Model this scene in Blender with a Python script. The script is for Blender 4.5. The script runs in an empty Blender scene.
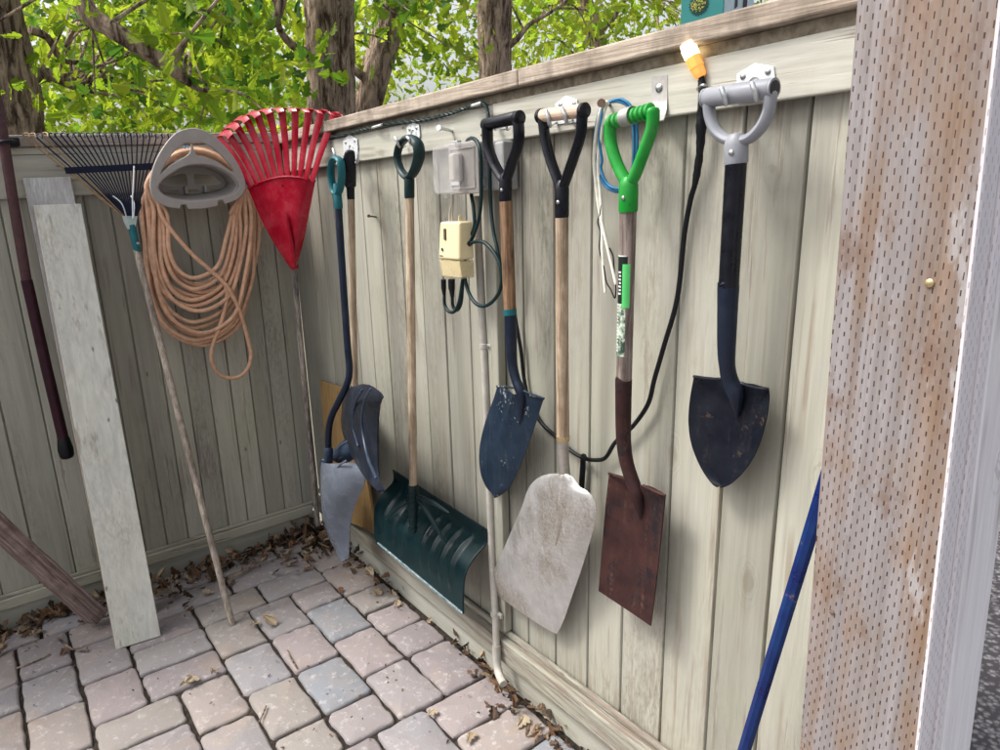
import bpy, math, random
import numpy as np
from mathutils import Vector, Matrix, noise as mnoise
random.seed(7); rng = np.random.default_rng(7)
S = bpy.context.scene
COL = S.collection
# ------------------------------------------------------------------ camera calibration
# "yard" coordinates: x runs along the right fence away from the corner, -y along the left fence, z up (metres).
FOC = 707.0
def ray_c(x, y): return np.array([x-500.0, -(y-375.0), -FOC])
def nrm(v): v = np.asarray(v, float); return v/np.linalg.norm(v)
dA = -nrm(ray_c(-39, 220)); dB = -nrm(ray_c(1565, 118)); dZ = -nrm(ray_c(565, 2900))
Xw = nrm(dA-(dA@dZ)*dZ); Yw = np.cross(dZ, Xw)
B3 = np.stack([Xw, Yw, dZ])                       # camera -> world rotation
W = np.stack([B3@dA, -(B3@dB), B3@dZ], 1)         # yard -> world (the ground falls by a degree or two)
Wi = np.linalg.inv(W)
CAM = np.array([3.10222, -1.15669, 1.54580])      # camera in yard coordinates
def rayv(px, py): return Wi@(B3@ray_c(px, py))
def PL(px, py, o, kz=0, zr=0, kx=0, xr=0):        # plane  -y = o + kz(z-zr) + kx(x-xr)
    r = rayv(px, py)
    t = (o+kz*(CAM[2]-zr)+kx*(CAM[0]-xr)+CAM[1])/(-r[1]-kz*r[2]-kx*r[0])
    return CAM+t*r
def R(px, py, o=0.0): return PL(px, py, o)        # on a plane o in front of the right fence
def L(px, py, o=0.0):                             # on a plane o in front of the left fence
    r = rayv(px, py); return CAM+(o-CAM[0])/r[0]*r
def G(px, py, h=0.0):
    r = rayv(px, py); return CAM+(h-CAM[2])/r[2]*r
def Ray(px, py, d): r = rayv(px, py); return CAM+d*nrm(r)
V = lambda *a: np.array(a, float)

# ------------------------------------------------------------------ objects
def thing(name, label, cat, base, group=None):
    o = bpy.data.objects.new(name, None); COL.objects.link(o)
    o.location = Vector(W@np.asarray(base, float)); o.empty_display_size = .05
    o['label'] = label; o['category'] = cat
    if group: o['group'] = group
    o['_b'] = [float(v) for v in base]
    return o
def tag(o, label, cat, group=None):
    o['label'] = label; o['category'] = cat
    if group: o['group'] = group
    return o
def root(o):
    while o.parent: o = o.parent
    return o
class MB:
    def __init__(s): s.v = []; s.f = []; s.t = []; s.m = []
    def add(s, vs, fs, tone=.5, m=0):
        k = len(s.v); s.v.extend([np.asarray(p, float) for p in vs])
        for f in fs: s.f.append([i+k for i in f]); s.t.append(tone); s.m.append(m)
        return s
    def box(s, lo, hi, tone=.5, m=0):
        x0, y0, z0 = np.minimum(lo, hi); x1, y1, z1 = np.maximum(lo, hi)
        return s.add([(x0,y0,z0),(x1,y0,z0),(x1,y1,z0),(x0,y1,z0),(x0,y0,z1),(x1,y0,z1),(x1,y1,z1),(x0,y1,z1)],
                     [(3,2,1,0),(4,5,6,7),(0,1,5,4),(1,2,6,5),(2,3,7,6),(3,0,4,7)], tone, m)
    def hexa(s, a, b, tone=.5, m=0):               # two quads (bottom loop a, top loop b)
        return s.add(list(a)+list(b), [(3,2,1,0),(4,5,6,7),(0,1,5,4),(1,2,6,5),(2,3,7,6),(3,0,4,7)], tone, m)
    def bar(s, p, q, w, h, up=(0,0,1), tone=.5, m=0):
        p = np.asarray(p, float); q = np.asarray(q, float); d = nrm(q-p); u = nrm(np.cross(d, up)); n = np.cross(u, d)
        c = [(-1,-1),(1,-1),(1,1),(-1,1)]
        return s.hexa([p+u*w/2*i+n*h/2*j for i, j in c], [q+u*w/2*i+n*h/2*j for i, j in c], tone, m)
    def tube(s, pts, rad, seg=12, smooth=0, tone=.5, m=0, asp=1.0, up=None, closed=False, rnd=False, prof=None):
        P = np.array([np.asarray(p, float) for p in pts]); n0 = len(P)
        rad = np.full(n0, rad, float) if np.isscalar(rad) else np.array(rad, float)
        if smooth: P, rad = spline(P, rad, smooth, closed)
        n = len(P)
        if rnd and not closed:                      # rounded ends
            d0 = nrm(P[0]-P[1]); d1 = nrm(P[-1]-P[-2])
            P = np.concatenate([[P[0]+d0*rad[0]*.5, P[0]+d0*rad[0]*.35], P, [P[-1]+d1*rad[-1]*.35, P[-1]+d1*rad[-1]*.5]])
            rad = np.concatenate([[rad[0]*.45, rad[0]*.82], rad, [rad[-1]*.82, rad[-1]*.45]]); n = len(P)
        T = np.gradient(P, axis=0) if not closed else np.roll(P, -1, 0)-np.roll(P, 1, 0)
        T = T/np.maximum(np.linalg.norm(T, axis=1)[:, None], 1e-9)
        ref = np.asarray(up, float) if up is not None else (V(0,0,1) if abs(T[0][2]) < .9 else V(1,0,0))
        u = nrm(ref-(ref@T[0])*T[0]); vs = []; fs = []
        for i in range(n):
            if up is not None: u = ref-(ref@T[i])*T[i]
            else: u = u-(u@T[i])*T[i]
            u = nrm(u); w = np.cross(T[i], u)
            for k in range(seg):
                a = 2*math.pi*k/seg; rr = rad[i]*(prof(i, k, n, seg) if prof else 1)
                vs.append(P[i]+rr*(math.cos(a)*u*asp+math.sin(a)*w))
        nn = n if closed else n-1
        for i in range(nn):
            for k in range(seg):
                a, b = i*seg+k, i*seg+(k+1) % seg; c, d = ((i+1) % n)*seg+(k+1) % seg, ((i+1) % n)*seg+k
                fs.append((a, b, c, d))
        if not closed: fs.append(tuple(range(seg-1, -1, -1))); fs.append(tuple((n-1)*seg+k for k in range(seg)))
        return s.add(vs, fs, tone, m)
    def grid(s, F, nu, nv, thick, tone=.5, m=0):    # F[i][j] points; makes a sheet with thickness
        F = np.array(F); du = np.gradient(F, axis=0); dv = np.gradient(F, axis=1)
        N = np.cross(du, dv); N /= np.maximum(np.linalg.norm(N, axis=2)[..., None], 1e-9)
        Gd = F-N*thick; a = F.shape[0]; b = F.shape[1]; k = a*b
        vs = list(F.reshape(-1, 3))+list(Gd.reshape(-1, 3)); fs = []
        I = lambda i, j: i*b+j
        for i in range(a-1):
            for j in range(b-1):
                fs.append((I(i,j), I(i+1,j), I(i+1,j+1), I(i,j+1))); fs.append((k+I(i,j+1), k+I(i+1,j+1), k+I(i+1,j), k+I(i,j)))
        for i in range(a-1):
            fs.append((I(i+1,0), I(i,0), k+I(i,0), k+I(i+1,0))); fs.append((I(i,b-1), I(i+1,b-1), k+I(i+1,b-1), k+I(i,b-1)))
        for j in range(b-1):
            fs.append((I(0,j), I(0,j+1), k+I(0,j+1), k+I(0,j))); fs.append((I(a-1,j+1), I(a-1,j), k+I(a-1,j), k+I(a-1,j+1)))
        return s.add(vs, fs, tone, m)
    def build(s, name, mat, parent=None, smooth=False, bevel=0, label=None, seg=2, kind=None, subsurf=0, autos=None):
        org = W@np.array(root(parent)['_b']) if parent is not None else np.zeros(3)
        if parent is None and kind is None:         # a thing that is one mesh: origin at its base
            A = np.array(s.v); b = A.mean(0); b[2] = A[:, 2].min(); org = W@b
        Vw = (np.array(s.v)@W.T)-org
        me = bpy.data.meshes.new(name); me.from_pydata(Vw.tolist(), [], s.f)
        at = me.attributes.new('tone', 'FLOAT', 'FACE'); at.data.foreach_set('value', np.array(s.t, dtype=np.float32))
        mats = mat if isinstance(mat, (list, tuple)) else [mat]
        for q in mats: me.materials.append(q)
        me.polygons.foreach_set('material_index', np.array(s.m, dtype=np.int32))
        me.update(); me.validate()
        o = bpy.data.objects.new(name, me); COL.objects.link(o)
        if parent is not None: o.parent = parent
        else: o.location = Vector(org)
        if smooth:
            if autos is None: autos = 40
            me.polygons.foreach_set('use_smooth', [True]*len(me.polygons))
            me.set_sharp_from_angle(angle=math.radians(autos))
        if bevel:
            b = o.modifiers.new('bevel', 'BEVEL'); b.width = bevel; b.segments = seg; b.limit_method = 'ANGLE'; b.angle_limit = math.radians(35)
        if kind: o['kind'] = kind
        if label: o['label'] = label
        return o
def spline(P, rad, k, closed=False):
    n = len(P); out = []; ro = []
    segs = n if closed else n-1
    for i in range(segs):
        if closed: a, b, c, d = P[i-1], P[i], P[(i+1) % n], P[(i+2) % n]
        else: a, b, c, d = P[max(i-1, 0)], P[i], P[i+1], P[min(i+2, n-1)]
        for j in range(k):
            t = j/k
            out.append(.5*((2*b)+(-a+c)*t+(2*a-5*b+4*c-d)*t*t+(-a+3*b-3*c+d)*t**3))
            ro.append(rad[i]*(1-t)+rad[(i+1) % n]*t)
    if not closed: out.append(P[-1]); ro.append(rad[-1])
    return np.array(out), np.array(ro)
def resample(pts, m, smooth=True):
    P = np.array(pts, float)
    if smooth and len(P) > 2: P, _ = spline(P, np.zeros(len(P)), 8)
    d = np.concatenate([[0], np.cumsum(np.linalg.norm(np.diff(P, axis=0), axis=1))]); q = np.linspace(0, d[-1], m)
    return np.stack([np.interp(q, d, P[:, i]) for i in range(P.shape[1])], 1)
def blade_mb(Lp, Rp, fn, bulge, thick=.0025, m=28, n=17, smooth=True, mb=None, bot=0, nvec=V(0,-1,0)):
    Lq = resample(Lp, m, smooth); Rq = resample(Rp, m, smooth); F = []
    for i in range(m):
        t = i/(m-1); row = []
        for j in range(n):
            s_ = j/(n-1); q = Lq[i]*(1-s_)+Rq[i]*s_
            p = fn(*q)
            row.append(p+nvec*bulge(s_, t)+V(0,0,-1)*bot*t**6*(1-(2*s_-1)**2))
        F.append(row)
    mb = mb or MB()
    return mb.grid(F, m, n, thick)
def disc(mb, c, axis, r, h, seg=16, tone=.5, m=0, prof=((0,1),(1,1))):
    c = np.asarray(c, float); ax = nrm(axis)
    return mb.tube([c+ax*h*a for a, b in prof], [r*b for a, b in prof], seg, tone=tone, m=m)
def plate(name, outline, holes, thick, mat, parent, bevel=0.0, fr=None):
    """outline/holes: 3D points lying on one plane; makes an extruded plate with real holes"""
    o3 = [np.asarray(p, float) for p in outline]; c = sum(o3)/len(o3)
    if fr is None: fr = (V(1,0,0), V(0,0,1), V(0,-1,0))
    u, v, n = fr
    cu = bpy.data.curves.new('c', 'CURVE'); cu.dimensions = '2D'; cu.fill_mode = 'BOTH'; cu.extrude = thick/2-bevel; cu.bevel_depth = bevel; cu.bevel_resolution = 2
    for ring in [o3]+[list(h) for h in holes]:
        sp = cu.splines.new('POLY'); sp.points.add(len(ring)-1); sp.use_cyclic_u = True
        for i, p in enumerate(ring):
            d = np.asarray(p)-c; sp.points[i].co = (d@u, d@v, 0, 1)
    ob = bpy.data.objects.new('c', cu); COL.objects.link(ob)
    me = ob.to_mesh(); mb = MB()
    vs = [c+u*q.co.x+v*q.co.y+n*q.co.z for q in me.vertices]
    mb.add(vs, [tuple(p.vertices) for p in me.polygons])
    ob.to_mesh_clear(); bpy.data.objects.remove(ob); bpy.data.curves.remove(cu)
    if name is None: return mb
    return mb.build(name, mat, parent, smooth=bevel > 0, autos=35)

# ------------------------------------------------------------------ materials
class NG:
    def __init__(s, name):
        s.mat = bpy.data.materials.new(name); s.mat.use_nodes = True; s.t = s.mat.node_tree
        s.t.nodes.clear(); s.out = s.n('ShaderNodeOutputMaterial'); s.b = s.n('ShaderNodeBsdfPrincipled'); s.l(s.b.outputs[0], s.out.inputs[0])
        s.tc = s.n('ShaderNodeTexCoord')
    def n(s, k, **kw):
        q = s.t.nodes.new(k)
        for a, b in kw.items(): setattr(q, a, b)
        return q
    def l(s, a, b): s.t.links.new(a, b)
    def map(s, scale, rot=(0,0,0)):
        m = s.n('ShaderNodeMapping'); s.l(s.tc.outputs['Object'], m.inputs[0]); m.inputs['Scale'].default_value = scale; m.inputs['Rotation'].default_value = rot
        return m.outputs[0]
    def noise(s, scale, detail=4, rough=.55, sc=1.0, dist=0.0, rot=(0,0,0)):
        q = s.n('ShaderNodeTexNoise'); s.l(s.map(scale, rot), q.inputs['Vector']); q.inputs['Scale'].default_value = sc
        q.inputs['Detail'].default_value = detail; q.inputs['Roughness'].default_value = rough; q.inputs['Distortion'].default_value = dist
        return q.outputs['Fac']
    def voro(s, scale, feature='F1', sc=1.0):
        q = s.n('ShaderNodeTexVoronoi', feature=feature); s.l(s.map(scale), q.inputs['Vector']); q.inputs['Scale'].default_value = sc
        return q.outputs['Distance']
    def rng(s, v, a, b, c=0, d=1):
        q = s.n('ShaderNodeMapRange'); s.l(v, q.inputs[0])
        for i, x in enumerate((a, b, c, d)): q.inputs[i+1].default_value = x
        return q.outputs[0]
    def math(s, op, a, b=None, c=None):
        q = s.n('ShaderNodeMath', operation=op)
        for i, x in enumerate((a, b, c)):
            if x is None: continue
            if isinstance(x, (int, float)): q.inputs[i].default_value = x
            else: s.l(x, q.inputs[i])
        return q.outputs[0]
    def mix(s, f, a, b, mode='MIX'):
        q = s.n('ShaderNodeMix', data_type='RGBA', blend_type=mode)
        for sock, x in ((q.inputs[0], f), (q.inputs[6], a), (q.inputs[7], b)):
            if isinstance(x, (int, float)): sock.default_value = x
            elif isinstance(x, (tuple, list)): sock.default_value = (*x, 1) if len(x) == 3 else x
            else: s.l(x, sock)
        return q.outputs[2]
    def tone(s, col, lo=.8, hi=1.15):
        a = s.n('ShaderNodeAttribute', attribute_name='tone'); f = s.rng(a.outputs['Fac'], 0, 1, lo, hi)
        q = s.n('ShaderNodeVectorMath', operation='SCALE'); s.l(col, q.inputs[0]); s.l(f, q.inputs['Scale']); return q.outputs[0]
    def bump(s, h, strength=.3, dist=.002, prev=None):
        q = s.n('ShaderNodeBump'); s.l(h, q.inputs['Height']); q.inputs['Strength'].default_value = strength; q.inputs['Distance'].default_value = dist
        if prev is not None: s.l(prev, q.inputs['Normal'])
        return q.outputs[0]
    def fin(s, col=None, rough=.5, metal=0.0, nrmv=None, spec=.5, **kw):
        b = s.b
        if isinstance(col, (tuple, list)): b.inputs['Base Color'].default_value = (*col, 1)
        elif col is not None: s.l(col, b.inputs['Base Color'])
        for k, x in (('Roughness', rough), ('Metallic', metal)):
            if isinstance(x, (int, float)): b.inputs[k].default_value = x
            else: s.l(x, b.inputs[k])
        b.inputs['Specular IOR Level'].default_value = spec
        if nrmv is not None: s.l(nrmv, b.inputs['Normal'])
        for k, x in kw.items(): b.inputs[k.replace('_', ' ')].default_value = x
        return s.mat
def plain(name, c, c2=None, rough=.5, metal=0.0, sc=30, spec=.27, scratch=None, bump=.15, rv=.12, dust=None, **kw):
    g = NG(name); c2 = c2 or tuple(x*.7 for x in c)
    n1 = g.noise((sc, sc, sc), 5); col = g.mix(g.rng(n1, .35, .65), c, c2)
    n2 = g.noise((sc*4, sc*4, sc*4), 3)
    if scratch:                                     # worn patches of another colour
        f = g.rng(g.math('ADD', g.math('MULTIPLY', g.noise((7, 7, 7), 6, .7), .75), g.math('MULTIPLY', n2, .25)), scratch[1], scratch[1]+.05)
        col = g.mix(f, col, scratch[0])
    if dust: col = g.mix(g.rng(g.noise((14,14,14), 6, .7), .45, .75, 0, dust[1]), col, dust[0])
    rf = g.rng(n1, .3, .7, max(rough-rv, .03), min(rough+rv, 1))
    return g.fin(col, rf, metal, g.bump(n2, bump, .001), spec, **kw)
def painted_wood(name, c, axis='z', wear=(.23,.20,.165), wearlv=.62, mildew=.5, bevelgrain=.5, nick=.9):
    g = NG(name); k = {'z': (45, 45, 2.2), 'x': (2.2, 45, 45), 'y': (45, 2.2, 45)}[axis]; k2 = tuple(x*2.7 for x in k)
    gr = g.noise(k, 6, .6, dist=.6); gr2 = g.noise(k2, 4, .6)
    big = g.noise((2.3, 2.3, 1.6), 4, .6); fine = g.noise({'z': (120,120,32), 'x': (32,120,120), 'y': (120,32,120)}[axis], 5, .7)
    ta = g.n('ShaderNodeAttribute', attribute_name='tone'); bsel = g.rng(g.math('FRACT', g.math('MULTIPLY', ta.outputs['Fac'], 7.31)), .2, .85, .25, 1.0)
    col = g.mix(g.rng(gr, .3, .7), tuple(x*.76 for x in c), tuple(min(x*1.10, 1) for x in c))
    col = g.mix(g.rng(g.noise((3.5,3.5,2.5), 3), .4, .7, 0, .35), col, (c[0]*.97, c[1]*1.0, c[2]*.84))       # slightly greener fade
    # mildew speckle
    vst = g.noise(tuple(x*.35 for x in k), 5, .65); m = g.math('MULTIPLY', g.rng(g.math('ADD', g.math('MULTIPLY', big, .55), g.math('MULTIPLY', vst, .45)), .47, .62), g.rng(fine, .44, .62)); m = g.math('MULTIPLY', g.math('MULTIPLY', m, mildew), bsel)
    col = g.mix(m, col, (.17, .16, .12))
    spl = g.noise((30,30,12), 4, .7); col = g.mix(g.rng(spl, .62, .72, 0, .45*mildew), col, (.30,.285,.225))
    zs = g.n('ShaderNodeSeparateXYZ'); g.l(g.tc.outputs['Object'], zs.inputs[0])
    # worn streaks along the grain
    w = g.math('MULTIPLY', g.rng(g.math('ADD', g.math('MULTIPLY', gr, .6), g.math('MULTIPLY', big, .4)), wearlv-.07, wearlv, 0, .85), g.rng(gr2, .42, .56))
    col = g.mix(w, col, wear)
    st = g.noise({'z': (38,38,.8), 'x': (.8,38,38), 'y': (38,.8,38)}[axis], 3, .6); sw = g.noise((4,4,3), 3)
    col = g.mix(g.math('MULTIPLY', g.rng(st, .56, .66), g.rng(sw, .46, .6, 0, .62)), col, (.21,.17,.12))
    # knots
    kk = {'z': (7.5, 7.5, 3.2), 'x': (3.2, 7.5, 7.5), 'y': (7.5, 3.2, 7.5)}[axis]
    v = g.n('ShaderNodeTexVoronoi', feature='F1'); g.l(g.map(kk), v.inputs['Vector']); v.inputs['Scale'].default_value = .9
    kd = g.math('ADD', v.outputs['Distance'], g.math('MULTIPLY', g.noise((40,40,40), 3), .10))
    sel = g.n('ShaderNodeSeparateColor'); g.l(v.outputs['Color'], sel.inputs[0]); on = g.math('GREATER_THAN', sel.outputs[0], .42)
    kf = g.math('MULTIPLY', g.rng(kd, .11, .16, .5, 0), on)
    ring = g.math('MULTIPLY', g.math('MULTIPLY', g.rng(g.math('SINE', g.math('MULTIPLY', kd, 120)), .55, 1), g.rng(kd, .12, .27, .45, 0)), on)
    col = g.mix(g.math('MAXIMUM', kf, ring), col, (.17, .145, .105))
    nv = g.n('ShaderNodeTexVoronoi', feature='F1'); g.l(g.map({'z': (26,26,11), 'x': (11,26,26), 'y': (26,11,26)}[axis]), nv.inputs['Vector']); nv.inputs['Scale'].default_value = 1
    ns = g.n('ShaderNodeSeparateColor'); g.l(nv.outputs['Color'], ns.inputs[0])
    nk = g.math('MULTIPLY', g.rng(g.math('ADD', nv.outputs['Distance'], g.math('MULTIPLY', gr2, .25)), .20, .27, .8, 0), g.math('GREATER_THAN', ns.outputs[1], nick))
    col = g.mix(nk, col, (.15,.115,.08)); kf = g.math('ADD', kf, nk)
    col = g.tone(col, .82, 1.14)
    h = g.math('ADD', gr, g.math('MULTIPLY', gr2, .5)); h = g.math('SUBTRACT', h, g.math('ADD', w, kf))
    return g.fin(col, .62, 0, g.bump(h, bevelgrain, .0025), .35)
def bare_wood(name, c1, c2, dark, axis='z', rough=.75, bump=.5, stain=.5):
    g = NG(name); k = {'z': (110, 110, 4), 'x': (4, 110, 110), 'y': (110, 4, 110)}[axis]
    gr = g.noise(k, 6, .62, dist=.8); big = g.noise((9, 9, 5), 5, .65); f2 = g.noise(tuple(x*2.5 for x in k), 3)
    col = g.mix(g.rng(gr, .40, .60), c1, c2)
    col = g.mix(g.rng(big, .46, .66, 0, stain), col, dark)
    col = g.mix(g.rng(f2, .6, .72, 0, .6), col, dark)
    col = g.tone(col, .85, 1.15)
    return g.fin(col, rough, 0, g.bump(g.math('ADD', gr, f2), bump, .002), .3)
def metal_blade(name, c1, c2, wear, wearlv, rough=.5, metal=.6, scuff=None, soft=.06):
    g = NG(name); n1 = g.noise((14,14,14), 7, .68); n2 = g.noise((120,120,120), 3); n3 = g.noise((60, 60, 7), 4)
    col = g.mix(g.rng(n1, .38, .62), c1, c2)
    f = g.rng(g.math('ADD', g.math('MULTIPLY', g.noise((8,8,8), 6, .7), .8), g.math('MULTIPLY', n2, .2)), wearlv, wearlv+soft)
    col = g.mix(f, col, wear)
    if scuff: col = g.mix(g.math('MULTIPLY', g.rng(n3, .55, .7, 0, .5), g.rng(n2, .45, .6)), col, scuff)
    return g.fin(col, g.rng(n1, .3, .7, rough-.12, rough+.15), metal, g.bump(g.math('ADD', n1, g.math('MULTIPLY', n2, .5)), .25, .0015), .25)

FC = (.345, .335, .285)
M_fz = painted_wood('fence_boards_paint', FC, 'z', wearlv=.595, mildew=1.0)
M_fzl = painted_wood('side_fence_boards_lightened', (.42,.405,.335), 'z', wearlv=.61, mildew=.8)  # same paint as the right fence, lightened to offset the left side's shade
M_fx = painted_wood('fence_rail_paint', (.44,.43,.375), 'x', wearlv=.66, mildew=.3)
M_fy = painted_wood('side_rail_paint', (.46,.44,.37), 'y', wearlv=.66, mildew=.3)
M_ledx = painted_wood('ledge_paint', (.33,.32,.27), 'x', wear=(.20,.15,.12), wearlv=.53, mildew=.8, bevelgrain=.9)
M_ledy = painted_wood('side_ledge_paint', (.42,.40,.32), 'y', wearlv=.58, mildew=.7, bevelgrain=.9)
M_capx = bare_wood('cap_wood', (.27,.215,.165), (.46,.39,.315), (.11,.085,.065), 'x', stain=.7)
M_capy = bare_wood('side_cap_wood', (.29,.24,.195), (.45,.39,.33), (.13,.105,.085), 'y', stain=.6)
M_lich = plain('mottled_nailer', (.33,.29,.22), (.17,.14,.10), .85, sc=45, bump=.6)
M_board = painted_wood('pale_board_paint', (.60,.59,.53), 'z', wear=(.36,.31,.25), wearlv=.62, mildew=.6, nick=.72)
M_boarde = bare_wood('board_edge', (.34,.26,.20), (.42,.34,.27), (.2,.15,.12))
M_boardg = bare_wood('grey_board', (.44,.43,.41), (.58,.57,.55), (.27,.26,.25), stain=.4)
M_beam = bare_wood('weathered_beam', (.13,.085,.075), (.32,.24,.21), (.06,.042,.042), 'y', bump=1.0, stain=.6)
M_shaft = bare_wood('worn_ash_shaft', (.30,.22,.145), (.54,.43,.31), (.15,.10,.062), stain=.7)
M_shaftd = bare_wood('dark_ash_shaft', (.13,.072,.038), (.29,.175,.10), (.032,.019,.012), stain=.9)
M_shaftg = bare_wood('grey_ash_shaft', (.15,.115,.10), (.34,.28,.245), (.06,.045,.04), stain=.7)
M_rakeh = bare_wood('grey_rake_handle', (.22,.18,.14), (.42,.36,.30), (.09,.07,.058), stain=.7)
M_rakehd = bare_wood('flaking_rake_handle', (.16,.135,.12), (.44,.375,.32), (.04,.038,.04), stain=.9)
M_gripw = bare_wood('grip_wood', (.52,.38,.28), (.66,.50,.38), (.30,.2,.14), 'x', stain=.4, rough=.5)
M_ply = bare_wood('plywood', (.22,.135,.05), (.30,.19,.08), (.14,.085,.035), 'z', stain=.3)
M_blk = plain('black_plastic', (.0035,.004,.0075), (.006,.007,.012), .34, sc=40)
M_blkr = plain('black_rubber', (.0035,.0035,.0055), (.006,.006,.009), .45, sc=40)
M_blue = plain('blue_black_steel', (.006,.011,.024), (.010,.016,.032), .38, .1, sc=25, dust=((.09,.10,.12), .07))
M_navy = plain('navy_plastic', (.005,.0075,.015), (.008,.012,.022), .36, sc=20, dust=((.10,.13,.18), .12))
M_teal = plain('teal_plastic', (.006,.085,.10), (.010,.11,.13), .4, sc=20)
M_dgrn = plain('dark_green_plastic', (.0035,.017,.018), (.006,.025,.027), .4, sc=22, dust=((.1,.15,.15), .06))
M_push = plain('deep_teal_plastic', (.0012,.0105,.0130), (.002,.016,.019), .36, sc=16, dust=((.08,.13,.14), .03))
M_gplast = plain('grey_blue_plastic', (.13,.15,.19), (.17,.19,.23), .24, .3, sc=20, bump=.05)
M_bgrey = plain('dark_blue_grey_plastic', (.022,.034,.06), (.032,.048,.08), .4, sc=20)
M_lip = plain('worn_lip', (.28,.33,.34), (.05,.11,.13), .45, sc=70)
M_grey = plain('grey_grip_plastic', (.21,.22,.245), (.245,.255,.28), .4, sc=30)
M_green = plain('bright_green_plastic', (.006,.215,.022), (.010,.28,.032), .36, sc=20, dust=((.25,.4,.25), .18))
M_red = plain('red_plastic', (.27,.002,.014), (.34,.004,.022), .22, sc=14, dust=((.5,.2,.2), .15), bump=.08)
M_galv = plain('galvanised_steel', (.62,.65,.66), (.50,.53,.55), .38, .75, sc=60)
M_zinc = plain('white_zinc_plate', (.66,.68,.68), (.56,.585,.59), .42, .25, sc=60)
M_strap = plain('grey_strap', (.40,.385,.37), (.33,.315,.30), .5, .5, sc=50)
M_screw = plain('steel_screw', (.5,.5,.5), (.3,.3,.3), .35, .9, sc=80)
M_rust = plain('rusty_nail', (.14,.085,.06), (.2,.14,.11), .7, .4, sc=90)
M_bblue = metal_blade('blue_black_blade', (.012,.018,.034), (.022,.03,.05), (.42,.43,.42), .66, .42, .35, scuff=(.11,.12,.14))
M_bslate = metal_blade('slate_blue_blade', (.011,.022,.040), (.018,.032,.054), (.45,.46,.45), .575, .5, .3, scuff=(.07,.085,.10))
M_bdark = metal_blade('dark_worn_blade', (.0045,.006,.012), (.009,.011,.018), (.10,.06,.04), .565, .42, .25, scuff=(.035,.03,.033))
g = NG('dusty_aluminium'); n1 = g.noise((4.5,4.5,3), 4, .6); n2 = g.noise((150,150,150), 3, .7); n3 = g.noise((90,90,9), 4); n4 = g.noise((22,22,22), 6, .7)
col = g.mix(g.rng(n4, .3, .7), (.50,.49,.47), (.66,.655,.65))
col = g.mix(g.math('MULTIPLY', g.rng(n1, .42, .62, 0, .8), g.rng(n2, .36, .60)), col, (.25,.205,.15))
col = g.mix(g.rng(n1, .50, .70, 0, .6), col, (.33,.28,.21)); col = g.mix(g.rng(n3, .6, .7, 0, .35), col, (.85,.85,.84))
M_balu = g.fin(col, g.rng(n4, .3, .7, .32, .5), .7, g.bump(g.math('ADD', n2, n3), .25, .001), .4)
M_brust = metal_blade('rusty_steel', (.030,.014,.014), (.058,.024,.021), (.018,.014,.017), .52, .58, .35, scuff=(.17,.095,.075))
M_brass = plain('ferrule', (.60,.48,.27), (.5,.38,.2), .35, .8, sc=60)
M_alus = plain('alu_socket', (.50,.465,.43), (.40,.36,.32), .4, .75, sc=50)
M_maroon = plain('rusty_maroon_paint', (.055,.022,.028), (.08,.038,.036), .6, sc=50, scratch=((.15,.09,.07), .6))
M_maroong = plain('maroon_paint', (.024,.005,.010), (.034,.008,.015), .4, sc=30)
M_bluebar = plain('chipped_blue_paint', (.005,.013,.085), (.006,.030,.125), .35, .1, sc=16, scratch=((.17,.10,.075), .575))
M_tine = plain('blue_black_tine', (.007,.010,.026), (.011,.015,.034), .45, .5, sc=50)
M_tiner = plain('rusty_tine', (.33,.235,.13), (.24,.16,.09), .6, .4, sc=90)
M_hose = plain('dusty_peach_hose', (.70,.43,.28), (.58,.34,.215), .5, sc=50, dust=((.20,.11,.08), .55))
M_taupe = plain('taupe_plastic', (.30,.275,.25), (.335,.31,.285), .5, sc=30, dust=((.25,.22,.2), .2))
M_gbox = plain('grey_box', (.31,.315,.315), (.36,.365,.365), .5, sc=40)
M_conduit = plain('painted_conduit', (.44,.415,.37), (.36,.34,.30), .5, sc=30)
M_cream = plain('cream_plastic', (.74,.63,.38), (.70,.59,.35), .45, sc=20)
M_cordg = plain('dark_green_cord', (.003,.015,.016), (.005,.022,.023), .45, sc=60)
M_cordb = plain('black_cord', (.004,.0045,.006), (.007,.0075,.010), .45, sc=60)
M_wireb = plain('blue_wire', (.018,.13,.27), (.03,.17,.33), .45, sc=60)
M_string = plain('white_string', (.84,.82,.73), (.74,.72,.62), .7, sc=90)
M_tealp = plain('teal_panel', (.018,.16,.155), (.022,.18,.17), .5, sc=10)
M_tagg = plain('bright_green_tag', (.10,.58,.16), (.12,.62,.18), .4, sc=30)
def clear(name, c, alpha, rough=.15):
    g = NG(name); n1 = g.noise((20,20,20), 5)
    g.fin(c, g.rng(n1, .3, .7, rough*.5, rough*1.8), 0, g.bump(n1, .2, .002), .5)
    tr = g.n('ShaderNodeBsdfTransparent'); mx = g.n('ShaderNodeMixShader'); g.l(g.rng(n1, .3, .7, alpha-.1, alpha+.12), mx.inputs[0]); g.l(tr.outputs[0], mx.inputs[1]); g.l(g.b.outputs[0], mx.inputs[2]); g.l(mx.outputs[0], g.out.inputs[0])
    return g.mat
M_clear = clear('cloudy_clear_plastic', (.62,.61,.60), .26, .08)
M_clear2 = clear('clear_plug_cover', (.62,.55,.34), .36)

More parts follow.
